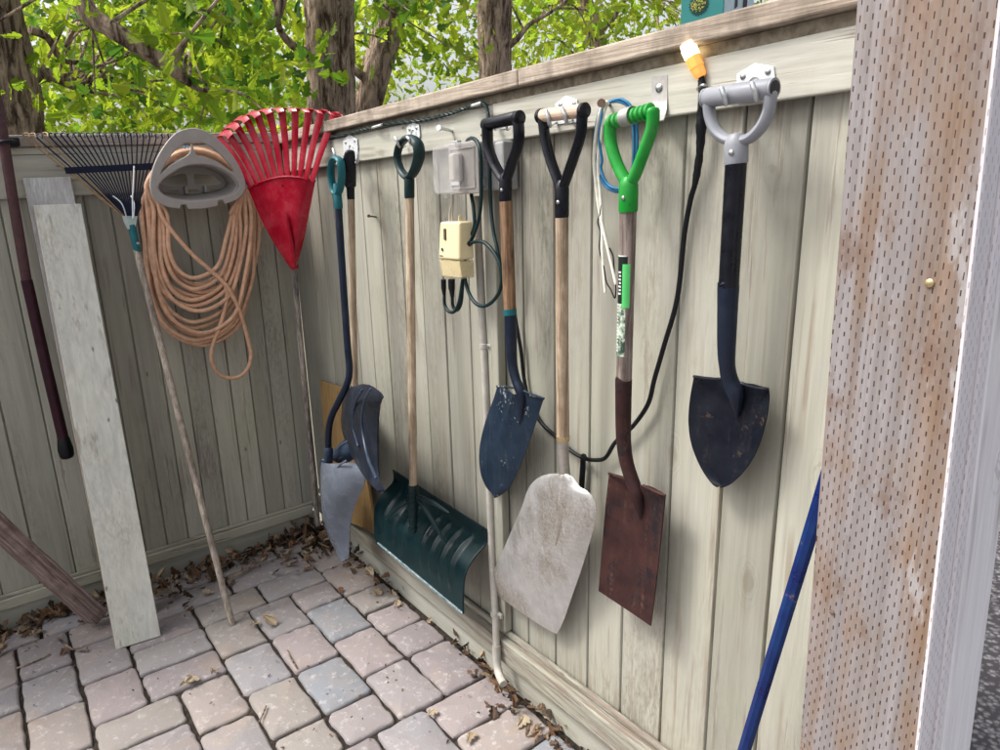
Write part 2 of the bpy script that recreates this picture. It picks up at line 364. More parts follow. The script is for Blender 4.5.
# pavers
g = NG('tumbled_pavers')
a = g.n('ShaderNodeAttribute', attribute_name='tone')
cr = g.n('ShaderNodeValToRGB'); g.l(a.outputs['Fac'], cr.inputs[0]); cr.color_ramp.interpolation = 'CONSTANT'
pal = [(.41,.37,.37), (.44,.375,.37), (.40,.385,.40), (.45,.39,.36), (.34,.36,.39), (.42,.38,.345), (.36,.315,.32), (.40,.375,.375)]
for i, c in enumerate(pal):
    e = cr.color_ramp.elements[i] if i < 2 else cr.color_ramp.elements.new(i/8)
    e.position = i/8; e.color = (*c, 1)
n1 = g.noise((9,9,9), 6, .65); n2 = g.noise((160,160,160), 3); n3 = g.noise((38,38,38), 5, .7)
sc_ = g.n('ShaderNodeVectorMath', operation='SCALE'); g.l(cr.outputs[0], sc_.inputs[0]); sc_.inputs['Scale'].default_value = .61
col = g.mix(g.rng(n1, .42, .66, 0, .6), sc_.outputs[0], (.25,.22,.21))
col = g.mix(g.rng(n3, .55, .68, 0, .6), col, (.46,.435,.425))
col = g.mix(g.rng(g.noise((5,5,5), 4), .55, .72, 0, .5), col, (.34,.265,.21))
M_pave = g.fin(col, .82, 0, g.bump(g.math('ADD', g.math('MULTIPLY', n2, .5), n3), .55, .004), .3)
g = NG('joint_soil'); n1 = g.noise((60,60,60), 5, .7); n2 = g.noise((8,8,8), 5)
M_soil = g.fin(g.mix(g.rng(n1, .35, .65), (.014,.011,.009), (.05,.04,.032)), .95, 0, g.bump(n1, .8, .008), .2)
g = NG('gravel_ground'); v = g.voro((55,55,55)); n1 = g.noise((2,2,2), 4); n2 = g.noise((90,90,90), 3)
vc = g.n('ShaderNodeTexVoronoi'); g.l(g.map((55,55,55)), vc.inputs['Vector']); vc.inputs['Scale'].default_value = 1
M_gravel = g.fin(g.mix(g.rng(v, .25, .6), g.mix(g.rng(n2, .3, .7), (.09,.09,.105), (.30,.28,.285)), (.06,.056,.06)), .95, 0, g.bump(v, .5, -.008), .1)
# dry leaves / green leaves
def leafmat(name, pal, transl, rough=.5):
    g = NG(name); a = g.n('ShaderNodeAttribute', attribute_name='tone'); cr = g.n('ShaderNodeValToRGB'); g.l(a.outputs['Fac'], cr.inputs[0])
    for i, c in enumerate(pal):
        e = cr.color_ramp.elements[i] if i < 2 else cr.color_ramp.elements.new(.5)
        e.position = i/(len(pal)-1); e.color = (*c, 1)
    n1 = g.noise((25,25,25), 3); col = g.mix(g.rng(n1, .35, .7, 0, .35), cr.outputs[0], tuple(x*.6 for x in pal[0]))
    g.fin(col, rough, 0, None, .35)
    tr = g.n('ShaderNodeBsdfTranslucent'); g.l(cr.outputs[0], tr.inputs[0]); mx = g.n('ShaderNodeMixShader'); mx.inputs[0].default_value = transl
    g.l(g.b.outputs[0], mx.inputs[1]); g.l(tr.outputs[0], mx.inputs[2]); g.l(mx.outputs[0], g.out.inputs[0])
    return g.mat
M_dry = leafmat('dry_leaves', [(.022,.014,.010), (.10,.06,.034), (.17,.085,.04), (.33,.24,.14), (.48,.395,.27)], .1, .7)
M_leafn = leafmat('oak_leaves', [(.06,.15,.022), (.15,.29,.02), (.28,.42,.022), (.42,.50,.03)], .72)
M_leaff = leafmat('far_oak_leaves', [(.12,.24,.02), (.25,.40,.025), (.40,.50,.035), (.50,.54,.06)], .78)
g = NG('furrowed_bark'); v = g.noise((17,17,2.6), 6, .7, dist=.8); f2 = g.noise((70,70,25), 4)
a = g.n('ShaderNodeAttribute', attribute_name='tone')
bcol = g.mix(g.rng(v, .40, .58), (.07,.045,.032), (.50,.375,.285)); bcol = g.mix(g.rng(f2, .55, .7, 0, .5), bcol, (.36,.30,.25))
M_bark = g.fin(bcol, .9, 0, g.bump(g.math('ADD', v, g.math('MULTIPLY', f2, .3)), 1.0, .05), .2)
# incised treated timber
def incised(name, base_fn, ink):
    g = NG(name); sp = g.n('ShaderNodeSeparateXYZ'); g.l(g.tc.outputs['Object'], sp.inputs[0])
    u = g.math('ADD', sp.outputs[0], sp.outputs[1]); wob = g.math('MULTIPLY', g.noise((6,6,6), 3), .006)
    u = g.math('ADD', u, wob)
    cu = g.math('DIVIDE', u, .0072); ci = g.math('FLOOR', cu); fu = g.math('ABSOLUTE', g.math('SUBTRACT', g.math('FRACT', cu), .5))
    wn = g.n('ShaderNodeTexWhiteNoise', noise_dimensions='1D'); g.l(ci, wn.inputs['W'])
    vz = g.math('ADD', g.math('DIVIDE', sp.outputs[2], .0185), g.math('ADD', g.math('MULTIPLY', ci, .5), g.math('MULTIPLY', wn.outputs[0], .05)))
    fv = g.math('ABSOLUTE', g.math('SUBTRACT', g.math('FRACT', vz), .5))
    # every slot is a little different
    ri = g.n('ShaderNodeTexWhiteNoise', noise_dimensions='2D'); cb = g.n('ShaderNodeCombineXYZ'); g.l(ci, cb.inputs[0]); g.l(g.math('FLOOR', vz), cb.inputs[1]); g.l(cb.outputs[0], ri.inputs['Vector'])
    ln = g.rng(ri.outputs[0], 0, 1, .15, .23); wd = g.rng(ri.outputs[0], 0, 1, .125, .08)
    mk = g.math('MULTIPLY', g.math('LESS_THAN', fu, wd), g.math('LESS_THAN', fv, ln))
    col, h = base_fn(g)
    col = g.mix(g.math('MULTIPLY', mk, ink[3]), col, ink[:3])
    return g.fin(col, .72, 0, g.bump(g.math('SUBTRACT', g.math('MULTIPLY', h, .5), mk), .8, .002), .3)
def post_base(g):
    gr = g.noise((60,60,1.6), 6, .6, dist=1.0); big = g.math('ADD', g.math('MULTIPLY', g.noise((16,16,1.5), 4, .6, dist=.6), .6), g.math('MULTIPLY', g.noise((9,9,6), 5, .65), .4)); fn = g.noise((110,110,110), 3)
    col = g.mix(g.rng(gr, .33, .67), (.165,.108,.072), (.24,.172,.13))
    col = g.mix(g.rng(big, .42, .56, 0, .9), col, g.mix(g.rng(gr, .3, .7), (.165,.148,.145), (.275,.262,.27)))
    col = g.mix(g.rng(fn, .62, .75, 0, .4), col, (.25,.16,.11))
    blot = g.noise((14,14,9), 6, .7); col = g.mix(g.rng(blot, .54, .64, 0, .7), col, (.15,.095,.07)); col = g.mix(g.rng(g.noise((20,20,5), 5, .7), .60, .66, 0, .6), col, (.36,.355,.365))
    # knots with cracked rings
    v = g.n('ShaderNodeTexVoronoi', feature='F1'); g.l(g.map((6.5,6.5,3.6)), v.inputs['Vector']); v.inputs['Scale'].default_value = 1
    kd = g.math('ADD', v.outputs['Distance'], g.math('MULTIPLY', g.noise((30,30,30), 4), .12))
    col = g.mix(g.rng(kd, .10, .19, .75, 0), col, (.22,.155,.115))
    col = g.mix(g.math('MULTIPLY', g.rng(g.math('SINE', g.math('MULTIPLY', kd, 150)), .75, 1), g.rng(kd, .1, .28, .8, 0)), col, (.12,.075,.05))
    return col, g.math('ADD', gr, g.rng(kd, .1, .25, 1.2, 0))
M_post = incised('incised_timber', post_base, (.045,.02,.015,.95))
def trim_base(g):
    gr = g.noise((50,50,1.6), 5, .6); big = g.noise((9,9,4), 4, .6)
    col = g.mix(g.rng(gr, .35, .7), (.74,.70,.72), (.64,.60,.62)); col = g.mix(g.rng(big, .6, .75, 0, .6), col, (.45,.36,.29))
    return col, gr
M_trim = incised('painted_incised_timber', trim_base, (.40,.34,.34,.8))
M_white = painted_wood('white_trim_paint', (.82,.79,.82), 'z', wearlv=.72, mildew=.15)

# ------------------------------------------------------------------ ground
mb = MB(); n = 24; ext = 60.0
mb.add([(-ext,-ext,-.035),(ext,-ext,-.035),(ext,ext,-.035),(-ext,ext,-.035)], [(0,1,2,3)])
ground = mb.build('ground', M_gravel, kind='structure')
mb = MB(); mb.box((.0,-3.4,-.06), (4.6,-.0,-.014)); mb.build('paving_bed', M_soil, kind='structure')
# ashlar paving
mod = .0835; NX, NY = 50, 36; occ = np.zeros((NX, NY), bool); stones = []
rp = random.Random(11)
sizes = [((3,2),.40), ((2,3),.32), ((2,2),.22), ((2,4),.06)]
def place(i, j):
    opts = [s for s, w in sizes]; wts = [w for s, w in sizes]
    for _ in range(14):
        s = rp.choices(opts, wts)[0]
        if i+s[0] <= NX and j+s[1] <= NY and not occ[i:i+s[0], j:j+s[1]].any():
            # avoid leaving one-module slivers
            e = j+s[1]
            if e < NY and not occ[i, e] and e+1 < NY and occ[i, e+1]: continue
            if e == NY-1: continue
            return s
    w = 1
    while w < 3 and j+w < NY and not occ[i, j+w]: w += 1
    hgt = 1
    while hgt < 2 and i+hgt < NX and not occ[i+hgt, j:j+w].any(): hgt += 1
    return (hgt, w)
for i in range(NX):
    for j in range(NY):
        if not occ[i, j]:
            s = place(i, j); occ[i:i+s[0], j:j+s[1]] = True; stones.append((i, j, s))
mb = MB()
for i, j, (si, sj) in stones:
    x0, x1 = .02+i*mod, .02+(i+si)*mod; y0, y1 = -.03-j*mod, -.03-(j+sj)*mod
    gp = .0046; x0 += gp; x1 -= gp; y0 -= gp; y1 += gp
    cr_ = rp.uniform(.009,.018); rz = rp.uniform(-.004, .003); tx, ty = rp.uniform(-.007,.007), rp.uniform(-.007,.007); tone = rp.randrange(8)/8+.06
    if rp.random() < .8 and tone > .5 and tone < .6: tone = .06
    ring = []
    for (cx, cy, a0) in ((x1-cr_, y0-cr_, 0), (x0+cr_, y0-cr_, 90), (x0+cr_, y1+cr_, 180), (x1-cr_, y1+cr_, 270)):
        for a in (0, 45, 90):
            jx = rp.uniform(-.003,.003); q = math.radians(a0+a); ring.append((cx+cr_*math.cos(q)+jx, cy+cr_*math.sin(q)+rp.uniform(-.003,.003)))
    full = []                                       # more points along the edges, wavering
    for k in range(len(ring)):
        p, q = np.array(ring[k]), np.array(ring[(k+1) % len(ring)]); d = np.linalg.norm(q-p); full.append(p)
        if d > .05:
            dn = np.array([-(q-p)[1], (q-p)[0]])/d
            for t in np.arange(.2, .99, .2): full.append(p+(q-p)*t+dn*rp.uniform(-.0034,.0034))
    full = np.array(full); c = full.mean(0); K = len(full); vs = []
    for ins, z in ((0, -.05), (0, -.009), (.0035, -.003), (.010, .0)):
        for p in full:
            d = p-c; q = c+d*(1-ins/np.linalg.norm(d)); jz = rp.uniform(-.0012,.0012) if z > -.02 else 0
            vs.append((q[0], q[1], z+rz+jz+(tx*(q[0]-c[0])+ty*(q[1]-c[1]) if z > -.02 else 0)))
    vs.append((c[0], c[1], rz+.0008)); fs = []
    for r_ in range(3):
        for k in range(K): fs.append((r_*K+k, r_*K+(k+1) % K, (r_+1)*K+(k+1) % K, (r_+1)*K+k))
    for k in range(K): fs.append((3*K+k, 3*K+(k+1) % K, 4*K))
    mb.add(vs, fs, tone)
mb.build('paving', M_pave, kind='structure', smooth=True, autos=60)

# ------------------------------------------------------------------ fences
XE = 2.60                                            # the right fence ends at the gate post
rf = thing('wooden_fence', 'long olive beige board fence on the right, hung with shovels from its top rail', 'fence', (1.3, .02, 0))
rb = random.Random(3)
mb = MB(); xs = [1.865-.1292*k for k in range(15, -7, -1)]; xs = [x+rb.uniform(-.006,.006) for x in xs if x > .03]; xs = [-.015]+[x for x in xs if x > .06]+[XE]
xs = [x for x in xs if x <= XE]
def vboard(mb, x0, x1, z0, z1, tone, axis, d0=.0):
    # a board with eased edges; subdivided a little so it can cup
    e = .0035
    g_ = .0017; pr = [(x0+g_, d0+.007), (x0+g_+e*.3, d0+.0025), (x0+e+.001, d0), (x1-e-.001, d0), (x1-g_-e*.3, d0+.0025), (x1-g_, d0+.007), (x1-g_, .02), (x0+g_, .02)]
    if axis == 'x': f = lambda a, d, z: (a, d, z)
    else: f = lambda a, d, z: (-d, -a, z)
    K = len(pr); vs = [f(a, d, z0) for a, d in pr]+[f(a, d, z1) for a, d in pr]
    fs = [(k, (k+1) % K, K+(k+1) % K, K+k) for k in range(K)]
    if axis == 'y': fs = [q[::-1] for q in fs]
    mb.add(vs, fs, tone)
for a, b in zip(xs[:-1], xs[1:]): vboard(mb, a, b, .15, 1.77, rb.random(), 'x', rb.uniform(0, .0025))
mb.box((.003,.0125,.151), (XE-.003,.0192,1.769), .1); mb.build('board_panel', M_fz, rf)
mb = MB(); mb.box((.02,-.022,1.656), (1.525,-.0035,1.746)); mb.box((1.528,-.024,1.655), (XE,-.0035,1.747), .7); mb.build('top_rail', M_fx, rf, bevel=.003)
mb = MB(); mb.box((.03,-.0225+.008,1.7485), (XE,-.0045,1.7695), .4); mb.build('nailer_strip', M_lich, rf)
mb = MB(); mb.box((-.06,-.045,1.771), (1.66,.095,1.809), .45); mb.box((1.6625,-.046,1.7705), (XE,.095,1.8085), .6); mb.build('cap_board', M_capx, rf, bevel=.004)
mb = MB(); mb.box((.03,-.042,.098), (1.512,-.004,.165), .5); mb.box((1.5145,-.042,.098), (XE,-.004,.176), .6)
mb.build('bottom_rail', M_ledx, rf, bevel=.005)
mb = MB(); mb.box((.02,-.020,.1775), (XE,-.0042,.197), .4); mb.build('cant_strip', M_ledx, rf, bevel=.006)
mb = MB(); mb.box((.02,-.012,-.05), (XE,.03,.097), .35); mb.build('kick_board', M_fx, rf, bevel=.003)
mb = MB(); mb.box((1.484,-.030,.1985), (1.533,-.003,1.654), .6); mb.build('batten', M_fz, rf, bevel=.004)
mb = MB(); mb.box((1.40,.021,-.1), (1.49,.11,1.769), .4); mb.build('rear_post', M_fz, rf)
def screw(p, nv, r=.004, ln=.002, mat=M_screw, par=rf, name='screw'):
    m_ = MB(); disc(m_, p, nv, r, ln, 10, prof=((-.5,1),(.6,1),(1,.6))); return m_.build(name, mat, par, smooth=True)
for px, py in ((695,59),(695,74),(845,60)): screw(R(px,py,.022), V(0,-1,0), .0035, .0012, M_rust, rf, 'nail_head')
for px, py in ((455,140),(471,137),(481,135)): screw(R(px,py,.022), V(0,-1,0), .003, .0012, M_rust, rf, 'nail_head')
m_ = MB(); p = R(452,131,.022); q = R(440,128,.075); m_.tube([p, q], .0042, 10); disc(m_, q, q-p, .0085, .007, 6); m_.build('lag_bolt', M_galv, rf, smooth=True)
m_ = MB(); p = R(376,217,0); q = R(369,216,.05); m_.tube([p, q], .0028, 8); disc(m_, q, q-p, .0055, .003, 10); m_.build('protruding_nail', M_rust, rf, smooth=True)

lf = thing('wooden_fence', 'olive beige board fence on the left, behind the rakes and the hose hanger', 'fence', (-.02,-1.2,0))
mb = MB(); y = .0008
while y < 3.2:
    w = .0865 if y < 1.0 else .125
    vboard(mb, y, y+w, .10, 1.77, rb.random()*.9, 'y', rb.uniform(0,.003)); y += w
mb.box((-.0192,-3.2,.101), (-.0125,-.03,1.769), .1); mb.build('board_panel', M_fzl, lf)
mb = MB(); mb.box((.0035,-3.2,1.606), (.021,-.028,1.751)); mb.build('top_rail', M_fy, lf, bevel=.003)
mb = MB(); mb.box((.0045,-3.2,1.753), (.018,-.03,1.7755), .7); mb.build('nailer_strip', M_fy, lf)
mb = MB(); mb.box((-.095,-3.2,1.778), (.030,-.0465,1.818)); mb.build('cap_board', M_capy, lf, bevel=.004)
mb = MB(); mb.box((.004,-3.2,.077), (.024,-.05,.122)); mb.build('bottom_rail', M_ledy, lf, bevel=.004)
mb = MB(); mb.box((.0042,-3.2,.1235), (.014,-.04,.137)); mb.build('cant_strip', M_ledy, lf, bevel=.003)
mb = MB(); mb.box((-.03,-3.2,-.06), (-.004,-.03,.076), .3); mb.build('kick_board', M_fy, lf)
for y0_, y1_, z1_ in ((-1.75,-1.66,1.777),(.021,.11,1.768)): mb = MB(); mb.box((-.11,y0_,-.1), (-.021,y1_,z1_), .4); mb.build('rear_post', M_fzl, lf)

# ------------------------------------------------------------------ gate post
B0 = .30; D0 = .036
def pt(px, py, b): return R(px, py, b)
l0, l1 = R(857,0,B0), R(800,740,B0); r0, r1 = R(1003,0,B0), R(919.5,740,B0)
def at_z(p, q, z): t = (z-p[2])/(q[2]-p[2]); return p+(q-p)*t
gpst = thing('gate_post', 'thick incised timber gate post with bare brown face, right of the blue bar', 'post', (2.72,-.23,-.05))
za, zb = -.06, 2.35
def quad(z, b0, b1, lx=0, rx=0):
    lx_ = at_z(l0, l1, z)[0]+lx; rx_ = at_z(r0, r1, z)[0]+rx
    return [(lx_,-b0,z), (rx_,-b0,z), (rx_,-b1,z), (lx_,-b1,z)]
mb = MB(); a, b = quad(za, B0, B0-D0), quad(zb, B0, B0-D0); nz = 40
ch = .004
def ring(z):
    q = quad(z, B0, B0-D0); (x0, y0, _), (x1, _, _), (_, y1, _), _ = q
    return [(x0, y1, z), (x0, y0+ch*.4, z), (x0+ch*.4, y0, z), (x1-ch, y0, z), (x1-ch*.3, y0+ch*.3, z), (x1, y0+ch, z), (x1, y1, z)]
vs = []; fs = []; ms = []
for i in range(nz+1): vs += ring(za+(zb-za)*i/nz)
for i in range(nz):
    for k in range(7): fs.append((i*7+k, i*7+(k+1) % 7, (i+1)*7+(k+1) % 7, (i+1)*7+k)); ms.append(1 if k in (3, 4, 5) else 0)
for f, q in zip(fs, ms): mb.f.append(list(f)); mb.t.append(.5); mb.m.append(q)
mb.v = [np.array(p, float) for p in vs]
mb.f.append(list(range(nz*7, nz*7+7))); mb.t.append(.5); mb.m.append(0)
mb.build('timber', [M_post, M_trim], gpst)
mb = MB(); a = quad(za, B0-D0-.004, B0-D0-.027, lx=.0, rx=.002); b = quad(zb, B0-D0-.004, B0-D0-.027, lx=.0, rx=.002); mb.hexa(a, b); mb.build('jamb_board', M_trim, gpst, bevel=.004)
mb = MB(); a = quad(za, B0-D0-.0315, B0-D0-.132, lx=.0, rx=.001); b = quad(zb, B0-D0-.0315, B0-D0-.132, lx=.0, rx=.001); mb.hexa(a, b); mb.build('outer_board', M_white, gpst, bevel=.004)
for px, py in ((933,283),(793,0)):
    pass
screw(R(930,283,B0), V(0,-1,0), .005, .003, M_brass, gpst, 'screw_head')
screw(R(832,612,B0), V(0,-1,0), .0035, .002, M_rust, gpst, 'screw_head')

# ------------------------------------------------------------------ hanging tools, right fence
def T(pts, o):                                       # pixel list -> points; o scalar or (first,last)
    n = len(pts); oo = np.full(n, o) if np.isscalar(o) else np.linspace(o[0], o[1], n)
    return [R(p[0], p[1], q) for p, q in zip(pts, oo)]
def dgrip(par, bar, armL, armR, sock, o, rb_, ra, rs, mat, barmat=None, ribs=False, asp=1.25, hollow=True, name='grip'):
    """D-grip: crossbar, two arms meeting in a socket"""
    p, q = R(*bar[0], o), R(*bar[1], o); d = nrm(q-p)
    mb = MB(); tgt = mb
    if barmat is not None or ribs: tgt = MB()
    if ribs:
        N = 9
        pts = []; rr = []
        for k in range(N):
            for t, f in ((.0,.76),(.2,1),(.6,1),(.8,.76)): pts.append(p+(q-p)*(k+t)/N); rr.append(rb_*f)
        tgt.tube(pts, rr, 14)
    else:
        tgt.tube([p, p+d*.002, q-d*.002, q], [rb_*.93, rb_, rb_, rb_*.93], 18)
        if hollow:
            for e, s_ in ((p, -1), (q, 1)):
                disc(tgt, e+d*s_*.0004, d*s_, rb_*.97, .0035, 16)
    A = T(armL, o); Bq = T(armR, o); s0, s1 = R(*sock[0], o), R(*sock[1], o)
    mb.tube(A, [ra*1.05]+[ra]*(len(A)-1), 12, smooth=5, asp=asp, up=(0,-1,0), rnd=True)
    mb.tube(Bq, [ra*1.05]+[ra]*(len(Bq)-1), 12, smooth=5, asp=asp, up=(0,-1,0), rnd=True)
    ds = nrm(s1-s0)
    mb.tube([s0-ds*.012, s0-ds*.004, s0+ds*.006, s1-ds*.004, s1], [rs*.55, rs*.9, rs, rs, rs*.95], 18)
    g_ = mb.build(name, mat, par, smooth=True)
    if tgt is not mb: tgt.build('crossbar', barmat or mat, g_, smooth=True, autos=50)
    m2 = MB(); c = (s0+s1)/2+V(.004,-rs,0); disc(m2, c, V(0,-1,0), .0045, .002, 10, prof=((-1,1),(.4,1),(1,.6))); m2.build('rivet', M_screw, g_, smooth=True)
    return g_
def hook(label, plate_px, prongs, o=.026, screws=()):
    """plate on the rail plus wire prongs; prongs: lists of (px,py,off)"""
    pl = [R(x, y, o) for x, y in plate_px]
    base = sum(pl)/len(pl); t = thing('tool_hook', label, 'hook', base, 'metal tool hooks along the top rail')
    plate('backplate', pl, [], .003, M_zinc, t, bevel=.0008)
    for pr in prongs:
        m_ = MB(); m_.tube([R(*q) for q in pr], .0042, 10, smooth=6, rnd=True); m_.build('prong', M_galv, t, smooth=True)
    for q in screws:
        m_ = MB(); disc(m_, R(*q, o+.0015), V(0,-1,0), .0055, .003, 12, prof=((-.3,1),(.4,1),(1,.55))); m_.build('screw', M_screw, t, smooth=True)
    # raised ring stamped in the plate
    c = sum(pl)/len(pl)+V(0,-.0025,-.006); m_ = MB()
    m_.tube([c+V(.014*math.cos(a), 0, .014*math.sin(a)) for a in np.linspace(0, math.pi, 9)], .002, 8, smooth=2); m_.build('stamped_ring', M_zinc, t, smooth=True)
    return t
def shaft(par, pts, rad, mat, name='shaft', seg=18, smooth=0):
    m_ = MB(); m_.tube(pts, rad, seg, smooth=smooth); return m_.build(name, mat, par, smooth=True)
flat = lambda s, t: 0.0
def dish(amt, frog=0.0, fw=.09, tip=0.0, crank=0.0):
    return lambda s, t: amt*(1-(2*s-1)**2)*(.5+.5*min(t*3, 1))+frog*math.exp(-((s-.52)/fw)**2)*max(0, 1-t/.55)**.8+tip*t*t

# --- grey grip round point shovel (rightmost)
t = thing('round_point_shovel', 'rightmost shovel, grey plastic D grip, black shaft and dark round point blade', 'shovel', R(720,487,.05))
dgrip(t, ((706.5,98),(772.5,88.5)), [(709,101),(710,116),(716,131),(727,139.5),(737,141)], [(770.5,93),(769,110),(762,126),(750,138),(737,141)], ((736.5,141),(736,164)), .095, .0165, .0090, .0195, M_grey, asp=1.4)
shaft(t, [R(736,163,.095), R(728.6,287,.085)], .0175, M_blk)
shaft(t, [R(728.7,285,.085), R(728.2,291,.084), R(726.6,345,.078), R(727.2,366,.072), R(730,380,.062), R(735,392,.056), R(736.5,404,.050), R(737,416,.045)], [.0195,.0188,.0165,.0145,.0150,.0165,.012,.004], M_blue, 'socket', smooth=4)
m_ = MB(); e = R(772.5,88.5,.095); disc(m_, e+V(.0006,0,0), nrm(e-R(706.5,98,.095)), .0118, .0045, 18); m_.build('dark_end_disc', M_blk, t.children[0], smooth=True)  # solid black disc, its colour stands in for the shade inside the bar
bl = blade_mb([(694,376),(690,398),(688.3,420),(690.5,441),(697,460),(705,475),(711.5,483),(717,486.3)], [(768,389),(768.5,400),(766,418),(759,444),(748,465),(735,479.5),(726,485.3),(719.5,486.8)],
    lambda x, y: R(x, y, .052), lambda s, t: -.016*(1-(2*s-1)**2)*(1-t*.5)+.009*math.exp(-((s-.57)/.09)**2)*max(0, 1-t/.5))
bo = bl.build('blade', M_bdark, t, smooth=True)
m_ = MB(); m_.tube([R(694,376.5,.053), R(711,379,.06), R(722,379,.066)], .0032, 8, smooth=3, rnd=True); m_.build('step', M_bdark, bo, smooth=True); m_ = MB(); m_.tube([R(741,383,.066), R(755,387.5,.060), R(768,389,.053)], .0032, 8, smooth=3, rnd=True); m_.build('step', M_bdark, bo, smooth=True)
hook('galvanised house shaped hook holding the grey grip shovel, largest in view', [(737,85),(737.6,74.4),(755,63.7),(773.6,67),(775,78),(774,100),(738,103)],
     [[(730,100,.03),(727,103,.07),(726,103.5,.105),(724.5,97,.119),(721.5,88,.121)], [(762,95,.03),(758,98,.07),(757,99,.105),(755,92,.119),(752,83.5,.121)]], screws=((743,76.5),(768,71.5)))

# --- green grip square spade
t = thing('square_spade', 'square mouth rusty spade with bright green ribbed D grip and weathered grey shaft', 'spade', R(625,620,.06))
dgrip(t, ((611,122),(653,110)), [(611,121),(610.5,140),(616,161),(624,178),(628.5,184)], [(653,110.5),(652,128),(644.5,150),(635.5,174),(629.5,184)], ((628.6,183),(628.2,212)), .095, .0145, .0112, .0188, M_green, ribs=True, asp=1.2)
sp = [R(628,211,.095), R(624,381,.078)]
shaft(t, sp, .0165, M_shaftg)
lab = []
def wrap(mb, q0, q1, rad, a0, a1, n=10, m=0, z0=0, z1=1):
    d = nrm(q1-q0); u = nrm(np.cross(d, V(0,1,0))); w = np.cross(d, u); vs = []; fs = []
    for i in range(2):
        c = q0+(q1-q0)*(z0 if i == 0 else z1)
        for k in range(n+1):
            a = math.radians(a0+(a1-a0)*k/n); vs.append(c+rad*(math.cos(a)*V(1,0,0)-math.sin(a)*V(0,1,0)))
    for k in range(n): fs.append((k, k+1, n+2+k, n+1+k))
    return mb.add(vs, fs, .5, m)
q0, q1 = R(627,256,.0905), R(624.7,355,.0806)
g = NG('plant_label'); n1 = g.noise((70,70,40), 4, .6)
gz = g.mix(g.rng(n1, .42, .5), (.03,.06,.045), g.mix(g.rng(g.noise((120,120,90), 3), .4, .6), (.12,.22,.12), (.60,.66,.56)))
M_lab = g.fin(gz, .4)
M_labd = plain('label_black', (.012,.02,.018), rough=.4); M_labw = plain('label_white', (.70,.72,.68), rough=.45)
mb = MB(); wrap(mb, q0, q1, .0169, 40, 170, 12, 1, 0, .46); wrap(mb, q0, q1, .0169, 48, 170, 12, 0, .46, 1); wrap(mb, q0, q1, .0169, 48, 170, 12, 2, -.014, -.001)
st = mb.build('sticker', [M_lab, M_labd, M_labw], t, smooth=True)
mb = MB(); wrap(mb, q0, q1, .0175, 22, 74, 8, 0, .07, .50); mb.build('green_band', M_tagg, st, smooth=True)
mb = MB()
for k in range(15):                                 # the column of small lettering
    z = .46+k*.034; wrap(mb, q0, q1, .0174, 98, 128, 4, 0, z, z+(.014 if k % 3 else .022))
for k in range(7):
    z = .14+k*.035; wrap(mb, q0, q1, .0174, 84, 112-8*(k % 2), 3, 0, z, z+.018)
mb.build('lettering', M_labw, st)
shaft(t, [R(624,379,.078), R(623.6,383,.078), R(623.3,425,.073), R(624.2,447,.071), R(627,464,.069), R(632,480,.066), R(637,494,.064), R(640,507,.058), R(641.5,520,.053)], [.0172,.0178,.0168,.0158,.0152,.0152,.0158,.0125,.006], M_brust, 'socket', smooth=4)
bo = blade_mb([(609,473),(606,500),(603,535),(600.5,565),(598.4,591)], [(665,495),(662,525),(658.5,560),(654.5,595),(650.5,626)], lambda x, y: R(x, y, .066),
    lambda s, t: -.012*(1-(2*s-1)**2)*(1-.6*t)+.012*math.exp(-((s-.56)/.06)**2)*max(0, 1-t/.45), smooth=False, bot=.004).build('blade', M_brust, t, smooth=True)
m_ = MB(); m_.tube([R(609,473.5,.068), R(620,477,.072), R(628,480,.075)], .0032, 8, smooth=3, rnd=True); m_.build('step', M_brust, bo, smooth=True); m_ = MB(); m_.tube([R(643,485.5,.075), R(655,491.5,.071), R(665,495.5,.068)], .0034, 8, smooth=3, rnd=True); m_.build('step', M_brust, bo, smooth=True)
# its strap hanger
t = thing('strap_hanger', 'bent grey metal strap screwed to the rail above the green grip', 'hanger', R(660,110,.03))
mb = MB(); F = []
for px0, px1, py0, py1, o in ((651.5,667.5,76.5,75,.025),(651.7,667.4,88,87,.025),(652,667.2,100,99,.026),(653.5,666.5,110,109.5,.030),(655,665,117,115.5,.044),(656,663.5,121.5,120,.062)):
    F.append([R(px0+(px1-px0)*k/4, py0+(py1-py0)*k/4, o) for k in range(5)])
mb.grid(F, 6, 5, .0025); so = mb.build('strap', M_strap, t, smooth=True)
m_ = MB(); disc(m_, R(658.8,88,.026), V(0,-1,0), .008, .0045, 14, prof=((-.3,1),(.3,1),(1,.5))); m_.build('screw', M_screw, t, smooth=True)
mb = MB(); F = []
pc = R(628,116.5,.095); qd = nrm(R(653,110,.095)-R(611,122,.095))
for a in np.linspace(-120, 150, 16):
    a = math.radians(a); rr = .0155
    F.append([pc+qd*w+V(0,-rr*math.cos(a), rr*math.sin(a)) for w in (-.012, -.004, .004, .012)])
mb.grid(F, 16, 4, .0018); mb.build('strap_loop', M_strap, t, smooth=True)
m_ = MB(); m_.tube([R(633,117,.022), R(630,117,.05), R(628,117,.079)], .0045, 8); m_.build('strap_arm', M_strap, t, smooth=True)

